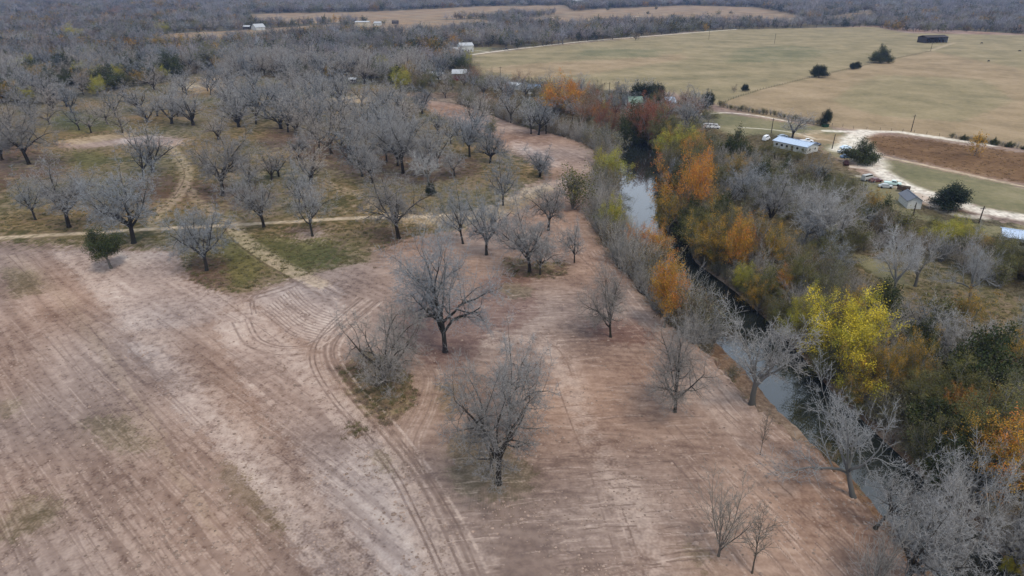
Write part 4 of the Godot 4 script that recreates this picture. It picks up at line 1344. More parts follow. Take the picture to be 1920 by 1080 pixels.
	var across := [
		[3.4, "thicket_shrub", ["brush0", "brush1", "brush2"], [5, 8], 0.95, "grey leafless shrub in the thicket across the creek", "shrub", "grey shrubs across the creek"],
		[2.2, "thicket_shrub", ["dustybrush0", "dustybrush1", "olivebrush"], [5, 8], 0.95, "olive brown shrub in the thicket across the creek", "shrub", "olive shrubs across the creek"],
		[2.2, "thicket_tree", ["olive0", "olive1", "green0", "olive1"], [7, 12], 0.85, "olive green tree in the thicket across the creek", "tree", "olive trees across the creek"],
		[1.2, "thicket_tree", ["amber0", "brown0"], [8, 12.5], 0.85, "amber brown tree in the thicket across the creek", "tree", "amber trees across the creek"],
		[1.3, "bare_tree", ["mid0", "mid2", "sparse1"], [8, 12], 0.9, "grey leafless tree in the thicket across the creek", "tree", "leafless trees across the creek"]]
	var colour := [
		[2.2, "thicket_tree", ["olive0", "olive1", "green0", "olive1"], [7, 12], 0.85, "olive green tree in the thicket across the creek", "tree", "olive trees across the creek"],
		[1.3, "thicket_tree", ["amber0", "brown0"], [8, 12.5], 0.85, "amber brown tree in the thicket across the creek", "tree", "amber trees across the creek"],
		[1.5, "thicket_shrub", ["dustybrush0", "dustybrush1", "olivebrush"], [5, 8], 0.95, "olive brown shrub in the thicket across the creek", "shrub", "olive shrubs across the creek"],
		[1.3, "thicket_shrub", ["brush0", "brush1", "brush2"], [5, 8], 0.95, "grey leafless shrub in the thicket across the creek", "shrub", "grey shrubs across the creek"]]
	z = -66.0
	while z > -300.0:
		var p := Vector3(along(creek, z) + (4.6 if z > -172.0 else 7.2) + rng.randf_range(0.0, 1.6), 0, z)
		for k in 12:
			p.y = height(p.x, p.z)
			if p.y > WATER + 0.15: break
			p.x += 0.4
		sow(p, pick([across[0], across[1], colour[2], colour[0]]), rng.randf_range(0.5, 0.8))
		z -= 1.9
	var glades := [poly([1585, 478, 1660, 468, 1780, 505, 1850, 540, 1960, 560, 1960, 670, 1860, 630, 1780, 612, 1650, 580, 1590, 530]), poly([1385, 412, 1500, 420, 1520, 470, 1470, 480, 1390, 452]), poly([1560, 285, 1660, 300, 1760, 370, 1960, 415, 1960, 470, 1850, 455, 1720, 425, 1670, 390, 1620, 360, 1560, 330])]
	z = -62.0
	while z > -330.0:
		var m := along(creek, z)
		for k in 3:
			var p := Vector3(m + rng.randf_range(3.2 if z > -175.0 else 6.3, 16), 0, z + rng.randf_range(-2, 2))
			p.y = height(p.x, p.z)
			if p.y < WATER + 0.2 or not is_free(p, 1.5): continue
			claim(p, 1.5)
			sow(p, pick(colour))
		z -= 3.4
	scatter([1250, 268, 1330, 275, 1420, 318, 1500, 345, 1560, 372, 1640, 412, 1690, 445, 1740, 465, 1850, 490, 1960, 512, 1960, 1000, 1890, 1000, 1700, 850, 1560, 740, 1450, 600, 1330, 480, 1270, 380], 4.3, 2600, across, 1.0, glades)
	# the dark green clumps below the yards
	var deep := [[1.0, "green_tree", ["green0", "olive0"], [5.5, 8], 1.1, "dark olive green tree in the clump below the farmyard", "tree", "green clump below the farmyard"]]
	scatter([1440, 318, 1520, 342, 1600, 382, 1680, 435, 1710, 456, 1640, 475, 1560, 440, 1500, 385, 1430, 335], 4.5, 160, deep)
	scatter([1845, 500, 1960, 500, 1960, 545, 1860, 540], 4.0, 60, deep)
	scatter([1715, 432, 1800, 446, 1880, 462, 1880, 492, 1740, 474], 4.0, 90, [[1.0, "thicket_tree", ["olive0", "brown0", "amber0", "lime0"], [4.5, 6.5], 1.1, "olive gold tree in the row behind the white shed", "tree", "olive gold row behind the shed"]])
	# up the creek
	scatter([860, 150, 1000, 165, 1130, 178, 1250, 190, 1330, 215, 1330, 258, 1240, 262, 1180, 250, 1090, 235, 1010, 232, 940, 212, 850, 188, 760, 172, 800, 150], 6.5, 700, [
		[3.0, "bare_tree", ["mid0", "mid1", "mid2"], [9, 14], 0.9, "grey leafless tree in the belt along the upper creek", "tree", "leafless trees along the upper creek"],
		[1.6, "belt_tree", ["rust1", "brown0"], [8, 12], 0.9, "brown half bare tree in the belt along the upper creek", "tree", "brown trees along the upper creek"],
		[1.2, "belt_tree", ["olive0", "olive1"], [7, 11], 0.9, "olive tree in the belt along the upper creek", "tree", "olive trees along the upper creek"],
		[1.2, "belt_shrub", ["brush0", "dustybrush1"], [4, 7], 1.0, "grey brush in the belt along the upper creek", "shrub", "brush along the upper creek"]])

	woods()
	weeds()

# ---- the woods: the nearest trees one by one, the far mass as one thing
func woods() -> void:
	var spots := []
	var z := -330.0
	while z > -3300.0:
		var gap := 10.2 if z > -900.0 else (12.0 if z > -1500.0 else 16.0)
		var half := -z * 0.86 + 60.0
		var x := -half
		while x < half:
			var p := Vector3(x + rng.randf_range(-0.5, 0.5) * gap, 0, z + rng.randf_range(-0.5, 0.5) * gap)
			x += gap
			var s := seen(p)
			if s.y > 212.0: continue
			var id := id_at(s)
			if id == FLOOR or (id == SOIL and s.y < 60.0):
				if noise.get_noise_2d(p.x * 0.012, p.z * 0.012) < -0.62: continue
				if not is_free(p, 3.0): continue
				spots.append(p)
		z -= gap
	var singles := [
		[8.0, "woodland_tree", ["mid0", "mid1", "mid2", "midwide1"], [13, 18], 1.0, "grey leafless tree in the woods behind the grove", "tree", "leafless woods behind the grove"],
		[1.4, "woodland_oak", ["green0", "oak0"], [8, 11], 1.0, "dark green tree in the woods behind the grove", "tree", "green trees in the woods behind the grove"],
		[2.0, "woodland_shrub", ["olive1", "brown0"], [7, 11], 0.95, "olive brown tree in the woods behind the grove", "tree", "olive trees in the woods behind the grove"],
		[0.5, "woodland_maple", ["amber0", "lime0"], [9, 12], 0.9, "golden tree in the woods behind the grove", "tree", "golden trees in the woods behind the grove"]]
	var many := {}
	for k in ["far0", "far1", "far2", "far3", "farolive", "faramber", "fardark", "farbrown"]: many[k] = []
	var n := 0
	for p: Vector3 in spots:
		var s := seen(p)
		var inside := s.x > -40.0 and s.x < 1960.0
		if inside and n < 330 and p.z > -640.0:
			n += 1
			var t := pick(singles)
			if s.x < 420.0 and rng.randf() < 0.35: t = singles[1 + rng.randi() % 3]
			sow(p, t)
			continue
		var gold := s.x < 380.0 and s.y > 8.0 and s.y < 115.0
		var x := rng.randf() - 0.22 * noise.get_noise_2d(p.x * 0.006 + 31.0, p.z * 0.006)
		var kind := "far%d" % (rng.randi() % 4)
		if x < (0.09 if gold else 0.015): kind = "faramber"
		elif x < (0.24 if gold else 0.09): kind = "farbrown"
		elif x < (0.4 if gold else 0.25): kind = "farolive"
		elif x < (0.52 if gold else 0.37): kind = "fardark"
		var h := (rng.randf_range(9.5, 15.5) + 3.0 * noise.get_noise_2d(p.x * 0.01, p.z * 0.01 + 9.0)) * (1.0 if p.z > -1500.0 else 1.2)
		if kind.length() > 4: h *= 0.82
		var pr: Dictionary = protos[kind]
		var f: float = h / pr.high
		var fx: float = h * rng.randf_range(0.95, 1.25) / pr.wide * (1.0 if p.z > -1500.0 else 1.3)
		var t := Transform3D(Basis(Vector3.UP, rng.randf() * TAU).scaled(Vector3(fx, f, fx)), p)
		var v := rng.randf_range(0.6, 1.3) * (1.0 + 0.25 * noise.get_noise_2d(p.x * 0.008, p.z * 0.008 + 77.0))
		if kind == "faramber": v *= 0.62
		many[kind].append([t, Color(v * rng.randf_range(0.9, 1.08), v, v * rng.randf_range(0.96, 1.16))])  # random tint, leaning blue to paint distance haze into the far trees
	var wood := Node3D.new()
	wood.name = "far_woodland"
	add_child(wood)
	tag(wood, "grey brown leafless woodland stretching over the plain to the horizon", "woodland", "", "stuff")
	for k in many:
		for side in ["trunk", "crown"]:
			var mm := MultiMesh.new()
			mm.transform_format = MultiMesh.TRANSFORM_3D
			mm.use_colors = true
			mm.mesh = protos[k][side]
			mm.instance_count = many[k].size()
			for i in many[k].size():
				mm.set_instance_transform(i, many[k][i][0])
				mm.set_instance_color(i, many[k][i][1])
			var o := MultiMeshInstance3D.new()
			o.name = side + "s"
			o.multimesh = mm
			o.material_override = tinted("bark", 0.92) if side == "trunk" else protos[k].skin
			o.set_meta("kind", "stuff")
			wood.add_child(o, true)
	print("woods ", spots.size(), " singles ", n)

# ---- dry weeds and tufts in the grove, along the banks and on the glades
func clods() -> void:
	var r := RandomNumberGenerator.new()
	r.seed = 5
	var b := Build.new()
	var ring := []
	for k in 5: ring.append(Vector3(cos(TAU * k / 5) * r.randf_range(0.7, 1.2), r.randf_range(-0.05, 0.3), sin(TAU * k / 5) * r.randf_range(0.7, 1.2)) * 0.16)
	var top := Vector3(0.02, 0.15, -0.02)
	for k in 5:
		b.tri(ring[(k + 1) % 5], ring[k], top)
		b.tri(ring[k], ring[(k + 1) % 5], Vector3(0, -0.1, 0))
	var where := []
	for k in 24000:
		var px := Vector2(rng.randf_range(-60, 1800), 450.0 + 640.0 * rng.randf())
		var id := id_at(px)
		if id != SOIL and id != PALE and id != SCRAPED and id != RED: continue
		var p := flat(px.x, px.y)
		if p.x > along(brim, p.z) - 0.3 or noise.get_noise_2d(p.x * 0.09, p.z * 0.09) < rng.randf_range(-0.6, 0.9): continue
		p.y = height(p.x, p.z)
		var f := absf(rng.randfn()) * 0.55 + 0.35
		where.append([Transform3D(Basis(Vector3.UP, rng.randf() * TAU).scaled(Vector3(f, f * 0.8, f)), p), Color(0.225, 0.168, 0.137) * rng.randf_range(0.65, 1.35)])
	var mm := MultiMesh.new()
	mm.transform_format = MultiMesh.TRANSFORM_3D
	mm.use_colors = true
	mm.mesh = b.done()
	mm.instance_count = where.size()
	for i in where.size():
		mm.set_instance_transform(i, where[i][0])
		mm.set_instance_color(i, where[i][1])
	var o := MultiMeshInstance3D.new()
	o.name = "soil_clods"
	o.multimesh = mm
	o.material_override = tinted("clods", 0.97)
	tag(o, "small clods of broken soil over the scraped ground", "soil", "", "stuff")
	add_child(o)

func weeds() -> void:
	clods()
	var b := Build.new()
	var r := RandomNumberGenerator.new()
	r.seed = 77
	for k in 26:
		var a := Vector3(r.randfn() * 0.16, 0, r.randfn() * 0.16)
		var d := Vector3(r.randfn() * 0.3, 1.0, r.randfn() * 0.3).normalized()
		b.twig(a, a + d * r.randf_range(0.25, 0.6), 0.022, Color(1, 1, 1) * r.randf_range(0.7, 1.2))
	var mesh := b.done()
	var where := []
	for k in 32000:
		var px := Vector2(rng.randf_range(-60, 1980), 150.0 + 930.0 * sqrt(rng.randf()) * rng.randf())
		if k > 30000: px = Vector2(rng.randf_range(620, 1250), rng.randf_range(470, 960))
		var id := id_at(px)
		if k > 30000: px += Vector2(rng.randfn() * 9.0, rng.randfn() * 5.0)
		var c := Color(0.13, 0.11, 0.06)
		if id == GRASS or id == GREEN or id == LITTER: c = Color(0.1, 0.092, 0.045) if k < 30000 else Color(0.11, 0.088, 0.058)
		elif id == UNDER: c = Color(0.14, 0.12, 0.075)
		elif id == BROWN: c = Color(0.14, 0.09, 0.05)
		else: continue
		var lane := 447.0 - px.x * 0.0585 if px.x < 480.0 else 419.0 - (px.x - 480.0) * 0.049
		if absf(px.y - lane) < 7.0 and px.x < 880.0: continue
		var p := flat(px.x, px.y)
		if p.x > along(brim, p.z) + 0.5 and p.x < along(creek, p.z) + 8.0: continue
		p.y = height(p.x, p.z)
		var f := rng.randf_range(0.5, 1.5)
		where.append([Transform3D(Basis(Vector3.UP, rng.randf() * TAU).scaled(Vector3(f * 1.5, f * 0.8, f * 1.5)), p), c * rng.randf_range(0.7, 1.4)])
	var mm := MultiMesh.new()
	mm.transform_format = MultiMesh.TRANSFORM_3D
	mm.use_colors = true
	mm.mesh = mesh
	mm.instance_count = where.size()
	for i in where.size():
		mm.set_instance_transform(i, where[i][0])
		mm.set_instance_color(i, where[i][1])
	var o := MultiMeshInstance3D.new()
	o.name = "dry_weeds"
	o.multimesh = mm
	o.material_override = tinted("weeds", 0.95)
	tag(o, "dry brown weeds and grass tufts over the ground", "grass", "", "stuff")
	add_child(o)

# ---------------------------------------------------------------- farms
func bar(lo: Vector3, hi: Vector3) -> ArrayMesh:
	var b := Build.new()
	b.box(lo, hi)
	return b.done()

# a gabled building whose near long wall runs between two points of the photograph
func house(called: String, a: Array, wide: float, eave: float, ridge: float, wall: Material, roof: Material, label: String, category := "house", windows := 0, open := false) -> Node3D:
	var p := ground(a[0], a[1])
	var q := ground(a[2], a[3])
	var d := q - p
	var l := Vector2(d.x, d.z).length()
	var turn := atan2(-d.z, d.x)
	var back := Vector3(sin(turn), 0, cos(turn)) * -wide * 0.5
	var mid := (p + q) * 0.5 + back
	mid.y = minf(p.y, q.y) - 0.05
	var o := thing(called, mid, turn, label, category)
	claim(mid, wide * 0.6)
	claim(p + back, wide * 0.5)
	claim(q + back, wide * 0.5)
	var x := l * 0.5
	var z := wide * 0.5
	var b := Build.new()
	if open:
		b.box(Vector3(-x, 0, -z), Vector3(x, eave, -z + 0.15))
		b.box(Vector3(-x, 0, -z + 0.15), Vector3(-x + 0.15, eave, z))
	else:
		b.quad(Vector3(-x, 0, z), Vector3(x, 0, z), Vector3(x, eave, z), Vector3(-x, eave, z))
		b.quad(Vector3(x, 0, -z), Vector3(-x, 0, -z), Vector3(-x, eave, -z), Vector3(x, eave, -z))
		for s in [-1.0, 1.0]:
			b.quad(Vector3(x * s, 0, z * s), Vector3(x * s, 0, -z * s), Vector3(x * s, eave, -z * s), Vector3(x * s, eave, z * s))
			b.tri(Vector3(x * s, eave, z * s), Vector3(x * s, eave, -z * s), Vector3(x * s, ridge, 0))
	part(o, "wall", b.done(), wall)
	var e := 0.45
	var drop := (ridge - eave) / z * e
	var r := Build.new()
	var up := Vector3(0, 0.12, 0)
	r.slab(Vector3(-x - e, eave - drop, z + e) + up, Vector3(x + e, eave - drop, z + e) + up, Vector3(x + e, ridge, 0) + up, Vector3(-x - e, ridge, 0) + up, up * 0.9)
	r.slab(Vector3(x + e, eave - drop, -z - e) + up, Vector3(-x - e, eave - drop, -z - e) + up, Vector3(-x - e, ridge, 0) + up, Vector3(x + e, ridge, 0) + up, up * 0.9)
	var rf := part(o, "roof", r.done(), roof)
	var cap := Build.new()
	cap.box(Vector3(-x - e, ridge + 0.08, -0.18), Vector3(x + e, ridge + 0.2, 0.18))
	part(rf, "ridge_cap", cap.done(), roof)
	var glass := paint("window_glass", Color(0.03, 0.04, 0.05), 0.08, 0.0, 0.6)
	var trim := paint("white_trim", Color(0.8, 0.8, 0.78), 0.6)
	for k in windows:
		var wx := lerpf(-x, x, (k + 0.7) / (windows + 0.4))
		if k == windows / 2:
			var dr := part(o, "door", bar(Vector3(wx - 0.5, 0.1, z + 0.005), Vector3(wx + 0.5, 2.15, z + 0.07)), paint("door_paint", Color(0.32, 0.25, 0.2), 0.6))
			part(dr, "handle", bar(Vector3(wx + 0.32, 1.0, z + 0.07), Vector3(wx + 0.42, 1.12, z + 0.13)), paint("steel", Color(0.6, 0.6, 0.6), 0.4, 0.8))
			continue
		var w := part(o, "window", bar(Vector3(wx - 0.65, 1.0, z + 0.005), Vector3(wx + 0.65, 2.2, z + 0.06)), trim)
		part(w, "pane", bar(Vector3(wx - 0.55, 1.1, z + 0.055), Vector3(wx + 0.55, 2.1, z + 0.075)), glass)
	if windows > 0:
		for k in 2:
			var wz := (k - 0.5) * z * 0.9
			var w := part(o, "window", bar(Vector3(x + 0.005, 1.0, wz - 0.5), Vector3(x + 0.06, 2.2, wz + 0.5)), trim)
			part(w, "pane", bar(Vector3(x + 0.055, 1.1, wz - 0.4), Vector3(x + 0.075, 2.1, wz + 0.4)), glass)
	return o

func wheel_mesh(r: float, w: float) -> ArrayMesh:
	var b := Build.new()
	b.tube(PackedVector3Array([Vector3(0, 0, -w), Vector3(0, 0, -w + 0.001), Vector3(0, 0, w - 0.001), Vector3(0, 0, w)]), PackedFloat32Array([0.01, r, r, 0.01]), 14, Color.WHITE, Color.WHITE)
	return b.done()

func hull(profile: Array, half: float, inset: float) -> ArrayMesh:
	# a side outline (x, y) given width, drawn in towards the top
	var b := Build.new()
	var top := 0.0
	var low := 1e9
	for p in profile:
		top = maxf(top, p[1])
		low = minf(low, p[1])
	var l := []
	var r := []
	for p in profile:
		var w: float = half - inset * (p[1] - low) / (top - low)
		l.append(Vector3(p[0], p[1], w))
		r.append(Vector3(p[0], p[1], -w))
	var n := profile.size()
	for k in n:
		var m := (k + 1) % n
		b.quad(r[k], l[k], l[m], r[m])
	var c := Vector3.ZERO
	for p in l: c += p / n
	for k in n:
		var m := (k + 1) % n
		b.tri(l[k], c, l[m])
		b.tri(r[m], Vector3(c.x, c.y, -c.z), r[k])
	return b.done()

func car(kind: String, px: float, py: float, turn: float, c: Color, label: String) -> void:
	var o := thing({"car": "parked_car", "pickup": "pickup_truck", "van": "parked_van"}[kind], ground(px, py), turn, label, {"car": "car", "pickup": "truck", "van": "van"}[kind])
	var m := paint("paint_%s" % c.to_html(), c, 0.3, 0.1, 0.5)
	var glass := paint("window_glass", Color(0.03, 0.04, 0.05), 0.08, 0.0, 0.6)
	var lower := [[-2.2, 0.3], [-2.25, 0.75], [-2.1, 0.92], [2.0, 0.95], [2.25, 0.75], [2.25, 0.3]]
	var upper := [[-1.7, 0.9], [-1.2, 1.42], [0.55, 1.45], [1.2, 0.93]]
	var k := 1.0
	if kind == "pickup":
		lower = [[-2.7, 0.45], [-2.7, 1.05], [0.9, 1.05], [2.5, 1.05], [2.7, 0.85], [2.7, 0.45]]
		upper = [[-0.5, 1.0], [-0.4, 1.72], [0.9, 1.74], [1.55, 1.03]]
		k = 1.2
	elif kind == "van":
		lower = [[-2.6, 0.4], [-2.6, 1.2], [2.3, 1.2], [2.6, 0.95], [2.6, 0.4]]
		upper = [[-2.55, 1.15], [-2.5, 2.15], [1.3, 2.2], [2.2, 1.18]]
		k = 1.2
	part(o, "body", hull(lower, 0.92, 0.06), m)
	var cab := part(o, "cabin", hull(upper, 0.82, 0.16), m)
	var y0: float = upper[0][1] + 0.1
	var y1: float = upper[1][1] - 0.1
	for s in [-1.0, 1.0]:
		var g := Build.new()
		var zz := 0.83 - 0.03
		var z2 := 0.83 - 0.14
		var q := [Vector3(upper[0][0] + 0.3, y0, zz), Vector3(upper[3][0] - 0.35, y0, zz), Vector3(upper[2][0] - 0.02, y1, z2), Vector3(upper[1][0] + 0.05, y1, z2)]
		for t in 4: q[t].z *= s
		if s > 0: g.quad(q[0], q[1], q[2], q[3])
		else: g.quad(q[1], q[0], q[3], q[2])
		part(cab, "side_window", g.done(), glass)
	var f := Build.new()
	var u3 := Vector3(upper[3][0] - 0.06, y0 - 0.02, 0)
	var u2 := Vector3(upper[2][0] + 0.08, y1 + 0.02, 0)
	f.quad(u3 + Vector3(0.03, 0.02, 0.7), u3 + Vector3(0.03, 0.02, -0.7), u2 + Vector3(0.03, 0.02, -0.6), u2 + Vector3(0.03, 0.02, 0.6))
	part(cab, "windscreen", f.done(), glass)
	for x in [-1.4 * k, 1.4 * k]:
		for s in [-1.0, 1.0]:
			var w := part(o, "wheel", wheel_mesh(0.33 * k, 0.11), paint("tyre", Color(0.03, 0.03, 0.03), 0.9))
			w.position = Vector3(x, 0.33 * k, 0.86 * s)

func pole(bx: float, by: float, ty: float, label: String, arm := true, lean := 0.0) -> void:
	var p := ground(bx, by)
	var h := tall(p, ty)
	var o := thing("utility_pole", p, 0.4, label, "pole")
	o.rotation.z = lean
	var wood := worn("pole_wood", Color(0.16, 0.13, 0.11), Color(0.28, 0.24, 0.21), 0.7)
	var b := Build.new()
	b.tube(PackedVector3Array([Vector3(0, -0.3, 0), Vector3(0, h * 0.5, 0), Vector3(0, h, 0), Vector3(0, h + 0.01, 0)]), PackedFloat32Array([0.2, 0.17, 0.14, 0.01]), 10, Color.WHITE, Color.WHITE)
	part(o, "post", b.done(), wood)
	if arm:
		part(o, "crossarm", bar(Vector3(-1.1, h - 0.75, -0.24), Vector3(1.1, h - 0.6, -0.13)), wood)
		for x in [-0.95, -0.4, 0.4, 0.95]:
			var i := Build.new()
			i.tube(PackedVector3Array([Vector3(x, h - 0.6, -0.18), Vector3(x, h - 0.45, -0.18)]), PackedFloat32Array([0.05, 0.035]), 8, Color.WHITE, Color.WHITE)
			part(o, "insulator", i.done(), paint("porcelain", Color(0.5, 0.5, 0.5), 0.3))

func cow(px: float, py: float, turn: float, label: String) -> void:
	var o := thing("cow", ground(px, py), turn, label, "cow")
	var b := Build.new()
	var w := Color.WHITE
	b.tube(PackedVector3Array([Vector3(-1.05, 1.1, 0), Vector3(-0.95, 1.12, 0), Vector3(-0.6, 1.08, 0), Vector3(0, 1.0, 0), Vector3(0.55, 1.05, 0), Vector3(0.85, 1.15, 0), Vector3(1.15, 1.1, 0), Vector3(1.4, 0.8, 0), Vector3(1.65, 0.5, 0), Vector3(1.7, 0.46, 0)]), PackedFloat32Array([0.05, 0.3, 0.38, 0.42, 0.42, 0.34, 0.22, 0.19, 0.11, 0.03]), 12, w, w)
	for x in [-0.75, 0.7]:
		for s in [-0.2, 0.2]:
			b.tube(PackedVector3Array([Vector3(x, 0.95, s), Vector3(x + (0.1 if x > 0 else -0.12), 0.5, s), Vector3(x, 0.12, s), Vector3(x + 0.03, 0.0, s)]), PackedFloat32Array([0.17, 0.09, 0.06, 0.08]), 7, w, w)
	for s in [-1.0, 1.0]: b.leaf(Vector3(1.28, 1.02, 0.22 * s), Vector3(0.1, 0.1, 0), Vector3(0, 0.05, 0.26 * s), w)
	b.tube(PackedVector3Array([Vector3(-1.0, 1.2, 0), Vector3(-1.15, 0.9, 0), Vector3(-1.12, 0.45, 0)]), PackedFloat32Array([0.05, 0.03, 0.05]), 5, w, w)
	part(o, "body", b.done(), paint("black_hide", Color(0.05, 0.045, 0.04), 0.8))

func fence(a: Array, label: String) -> void:
	var line := on_ground(a)
	var first := Vector3(line[0].x, height(line[0].x, line[0].y), line[0].y)
	var o := thing("wire_fence", first, 0.0, label, "fence")
	var wood := worn("pole_wood", Color(0.16, 0.13, 0.11), Color(0.28, 0.24, 0.21), 0.7)
	var b := Build.new()
	b.tube(PackedVector3Array([Vector3(0, -0.2, 0), Vector3(0, 1.3, 0), Vector3(0, 1.31, 0)]), PackedFloat32Array([0.08, 0.075, 0.01]), 6, Color.WHITE, Color.WHITE)
	var post := b.done()
	var wires := Build.new()
	for k in line.size() - 1:
		var l := line[k].distance_to(line[k + 1])
		var n := maxi(1, int(l / 4.0))
		var last := Vector3.ZERO
		for j in n + 1:
			var q := line[k].lerp(line[k + 1], float(j) / n)
			var p := Vector3(q.x, height(q.x, q.y), q.y) - first
			if j < n or k == line.size() - 2: part(o, "post", post, wood).position = p
			if j > 0:
				for y in [0.5, 0.85, 1.2]:
					wires.tube(PackedVector3Array([last + Vector3.UP * y, p + Vector3.UP * y]), PackedFloat32Array([0.012, 0.012]), 3, Color.WHITE, Color.WHITE)
			last = p
	part(o, "wire", wires.done(), paint("wire", Color(0.4, 0.4, 0.4), 0.5, 0.7))

func build_things() -> void:
	var tin := worn("pale_tin", Color(0.56, 0.63, 0.72), Color(0.72, 0.78, 0.86), 0.15, 0.45, 0.1)
	var white_tin := worn("white_tin", Color(0.5, 0.52, 0.54), Color(0.68, 0.69, 0.7), 0.15, 0.5)
	var siding := worn("white_siding", Color(0.6, 0.61, 0.6), Color(0.74, 0.74, 0.72), 0.3)
	var tan_wall := worn("tan_wall", Color(0.62, 0.58, 0.5), Color(0.72, 0.67, 0.58), 0.2)
	var red := worn("red_boards", Color(0.3, 0.06, 0.06), Color(0.42, 0.09, 0.08), 0.5)
	var rusty := worn("rusty_tin", Color(0.12, 0.1, 0.09), Color(0.24, 0.2, 0.17), 0.2)
	var slate := worn("grey_shingle", Color(0.3, 0.32, 0.36), Color(0.42, 0.44, 0.48), 0.8)
	var blue := worn("blue_grey_tin", Color(0.3, 0.38, 0.48), Color(0.4, 0.48, 0.58), 0.2, 0.5)
	var green := worn("green_tin", Color(0.33, 0.42, 0.37), Color(0.45, 0.53, 0.48), 0.2, 0.5)
	house("mobile_home", [1449, 275, 1511, 289], 8.0, 2.9, 4.0, siding, tin, "long white home with pale blue metal roof beside a round leafless tree", "house", 6)
	house("storage_shed", [1684, 377, 1700, 391], 4.0, 2.7, 3.9, siding, slate, "small white gabled shed with grey roof beside the gravel lane", "shed", 0)
	house("mobile_home", [1876, 462, 1965, 476], 8.0, 3.0, 4.0, siding, tin, "long home with pale blue metal roof behind olive gold trees", "house", 6)
	house("farmhouse", [864, 98, 888, 97], 10.0, 6.0, 8.2, siding, white_tin, "two storey white farmhouse at the end of the pale lane", "house", 4)
	house("outbuilding", [838, 98, 860, 99], 8.0, 3.0, 4.6, siding, white_tin, "low white outbuilding beside the two storey farmhouse", "shed", 0)
	house("farmhouse", [796, 148, 825, 150], 9.0, 3.0, 4.6, siding, white_tin, "low farmhouse with white roof between woods and a red barn", "house", 4)
	house("outbuilding", [789, 141, 800, 141], 6.0, 3.0, 4.2, siding, white_tin, "little white roofed hut behind the low farmhouse", "shed", 0)
	house("red_barn", [848, 151, 874, 151], 11.0, 4.6, 6.8, red, white_tin, "dark red barn with white roof at the wood's edge", "barn", 0)
	house("outbuilding", [950, 167, 972, 169], 7.0, 3.0, 4.0, siding, white_tin, "long narrow building with bright white roof before a russet tree", "shed", 0)
	house("farmhouse", [990, 176, 1012, 176], 9.0, 3.2, 5.0, siding, blue, "house with blue grey roof behind the broad orange tree", "house", 3)
	house("farmhouse", [1180, 207, 1206, 206], 9.0, 4.0, 6.5, siding, green, "house with pale green roof under dark evergreens", "house", 3)
	house("outbuilding", [1250, 203, 1266, 203], 8.0, 3.4, 5.4, siding, tin, "small pale blue roofed building at the thicket's edge", "shed", 0)
	house("outbuilding", [655, 157, 667, 157], 4.0, 3.0, 3.8, rusty, white_tin, "tiny dark shed with white roof at the back of the grove", "shed", 0)
	house("warehouse", [666, 51, 692, 51], 16.0, 7.0, 8.0, tan_wall, white_tin, "cream coloured hall in a distant stubble field", "barn", 0)
	house("outbuilding", [701, 48, 714, 48], 10.0, 4.0, 5.5, siding, white_tin, "small white building beside the distant cream hall", "shed", 0)
	house("outbuilding", [735, 45, 746, 45], 9.0, 3.5, 5.0, rusty, rusty, "dark low shed beyond the distant cream hall", "shed", 0)
	house("farmhouse", [480, 57, 498, 56], 12.0, 4.0, 8.0, siding, white_tin, "white roofed house among distant grey woods", "house", 0)
	house("outbuilding", [456, 55, 468, 55], 9.0, 3.5, 5.0, rusty, white_tin, "dark shed beside the white roofed house in the distant woods", "shed", 0)
	house("warehouse", [1074, 9, 1092, 9], 20.0, 8.0, 12.0, siding, white_tin, "white hall on the far horizon fields", "barn", 0)
	house("warehouse", [1258, 5, 1284, 4], 22.0, 8.0, 12.0, siding, white_tin, "long white hall near the horizon beside scattered trees", "barn", 0)
	# the hay barn: open front, posts, bales
	var hb := house("hay_barn", [1736, 81, 1776, 80], 13.0, 6.0, 7.6, rusty, rusty, "long dark open fronted hay barn with one white end in the pasture", "barn", 0, true)
	var l := ground(1736, 81).distance_to(ground(1776, 80))
	part(hb, "end_wall", bar(Vector3(l * 0.5 - 0.12, 0, -6.3), Vector3(l * 0.5, 6.0, 6.5)), white_tin)
	for k in 7:
		var x := lerpf(-l * 0.5 + 0.3, l * 0.5 - 0.5, k / 6.0)
		part(hb, "post", bar(Vector3(x - 0.15, 0, 6.2), Vector3(x + 0.15, 6.0, 6.5)), rusty)
	var straw := worn("old_hay", Color(0.2, 0.15, 0.1), Color(0.38, 0.3, 0.2), 0.6)
	var base := hb.position
	for k in 14:
		var x := lerpf(-l * 0.5 + 1.6, l * 0.5 - 1.8, (k % 7) / 6.0)
		var y := 0.85 + 1.55 * (k / 7)
		var o := thing("hay_bale", hb.transform * Vector3(x, y - 0.85, 2.6 - 0.3 * (k / 7)), hb.rotation.y, "round hay bale stacked inside the dark open fronted hay barn", "bale", "bales in the hay barn")
		var bb := Build.new()
		bb.tube(PackedVector3Array([Vector3(0, 0.85, -0.75), Vector3(0, 0.85, -0.74), Vector3(0, 0.85, 0.74), Vector3(0, 0.85, 0.75)]), PackedFloat32Array([0.02, 0.85, 0.85, 0.02]), 16, Color.WHITE, Color.WHITE)
		part(o, "roll", bb.done(), straw)
		var tw := Build.new()
		for zz in [-0.4, 0.0, 0.4]:
			tw.tube(PackedVector3Array([Vector3(0, 0.85, zz - 0.03), Vector3(0, 0.85, zz + 0.03)]), PackedFloat32Array([0.86, 0.86]), 16, Color.WHITE, Color.WHITE)
		part(o, "twine", tw.done(), paint("twine", Color(0.5, 0.45, 0.3), 0.9))
	# vehicles
	car("van", 1436, 263, 0.9, Color(0.85, 0.86, 0.87), "old white van at the left end of the long blue roofed home")
	car("car", 1467, 258, 0.3, Color(0.5, 0.55, 0.6), "silver car behind the long blue roofed home")
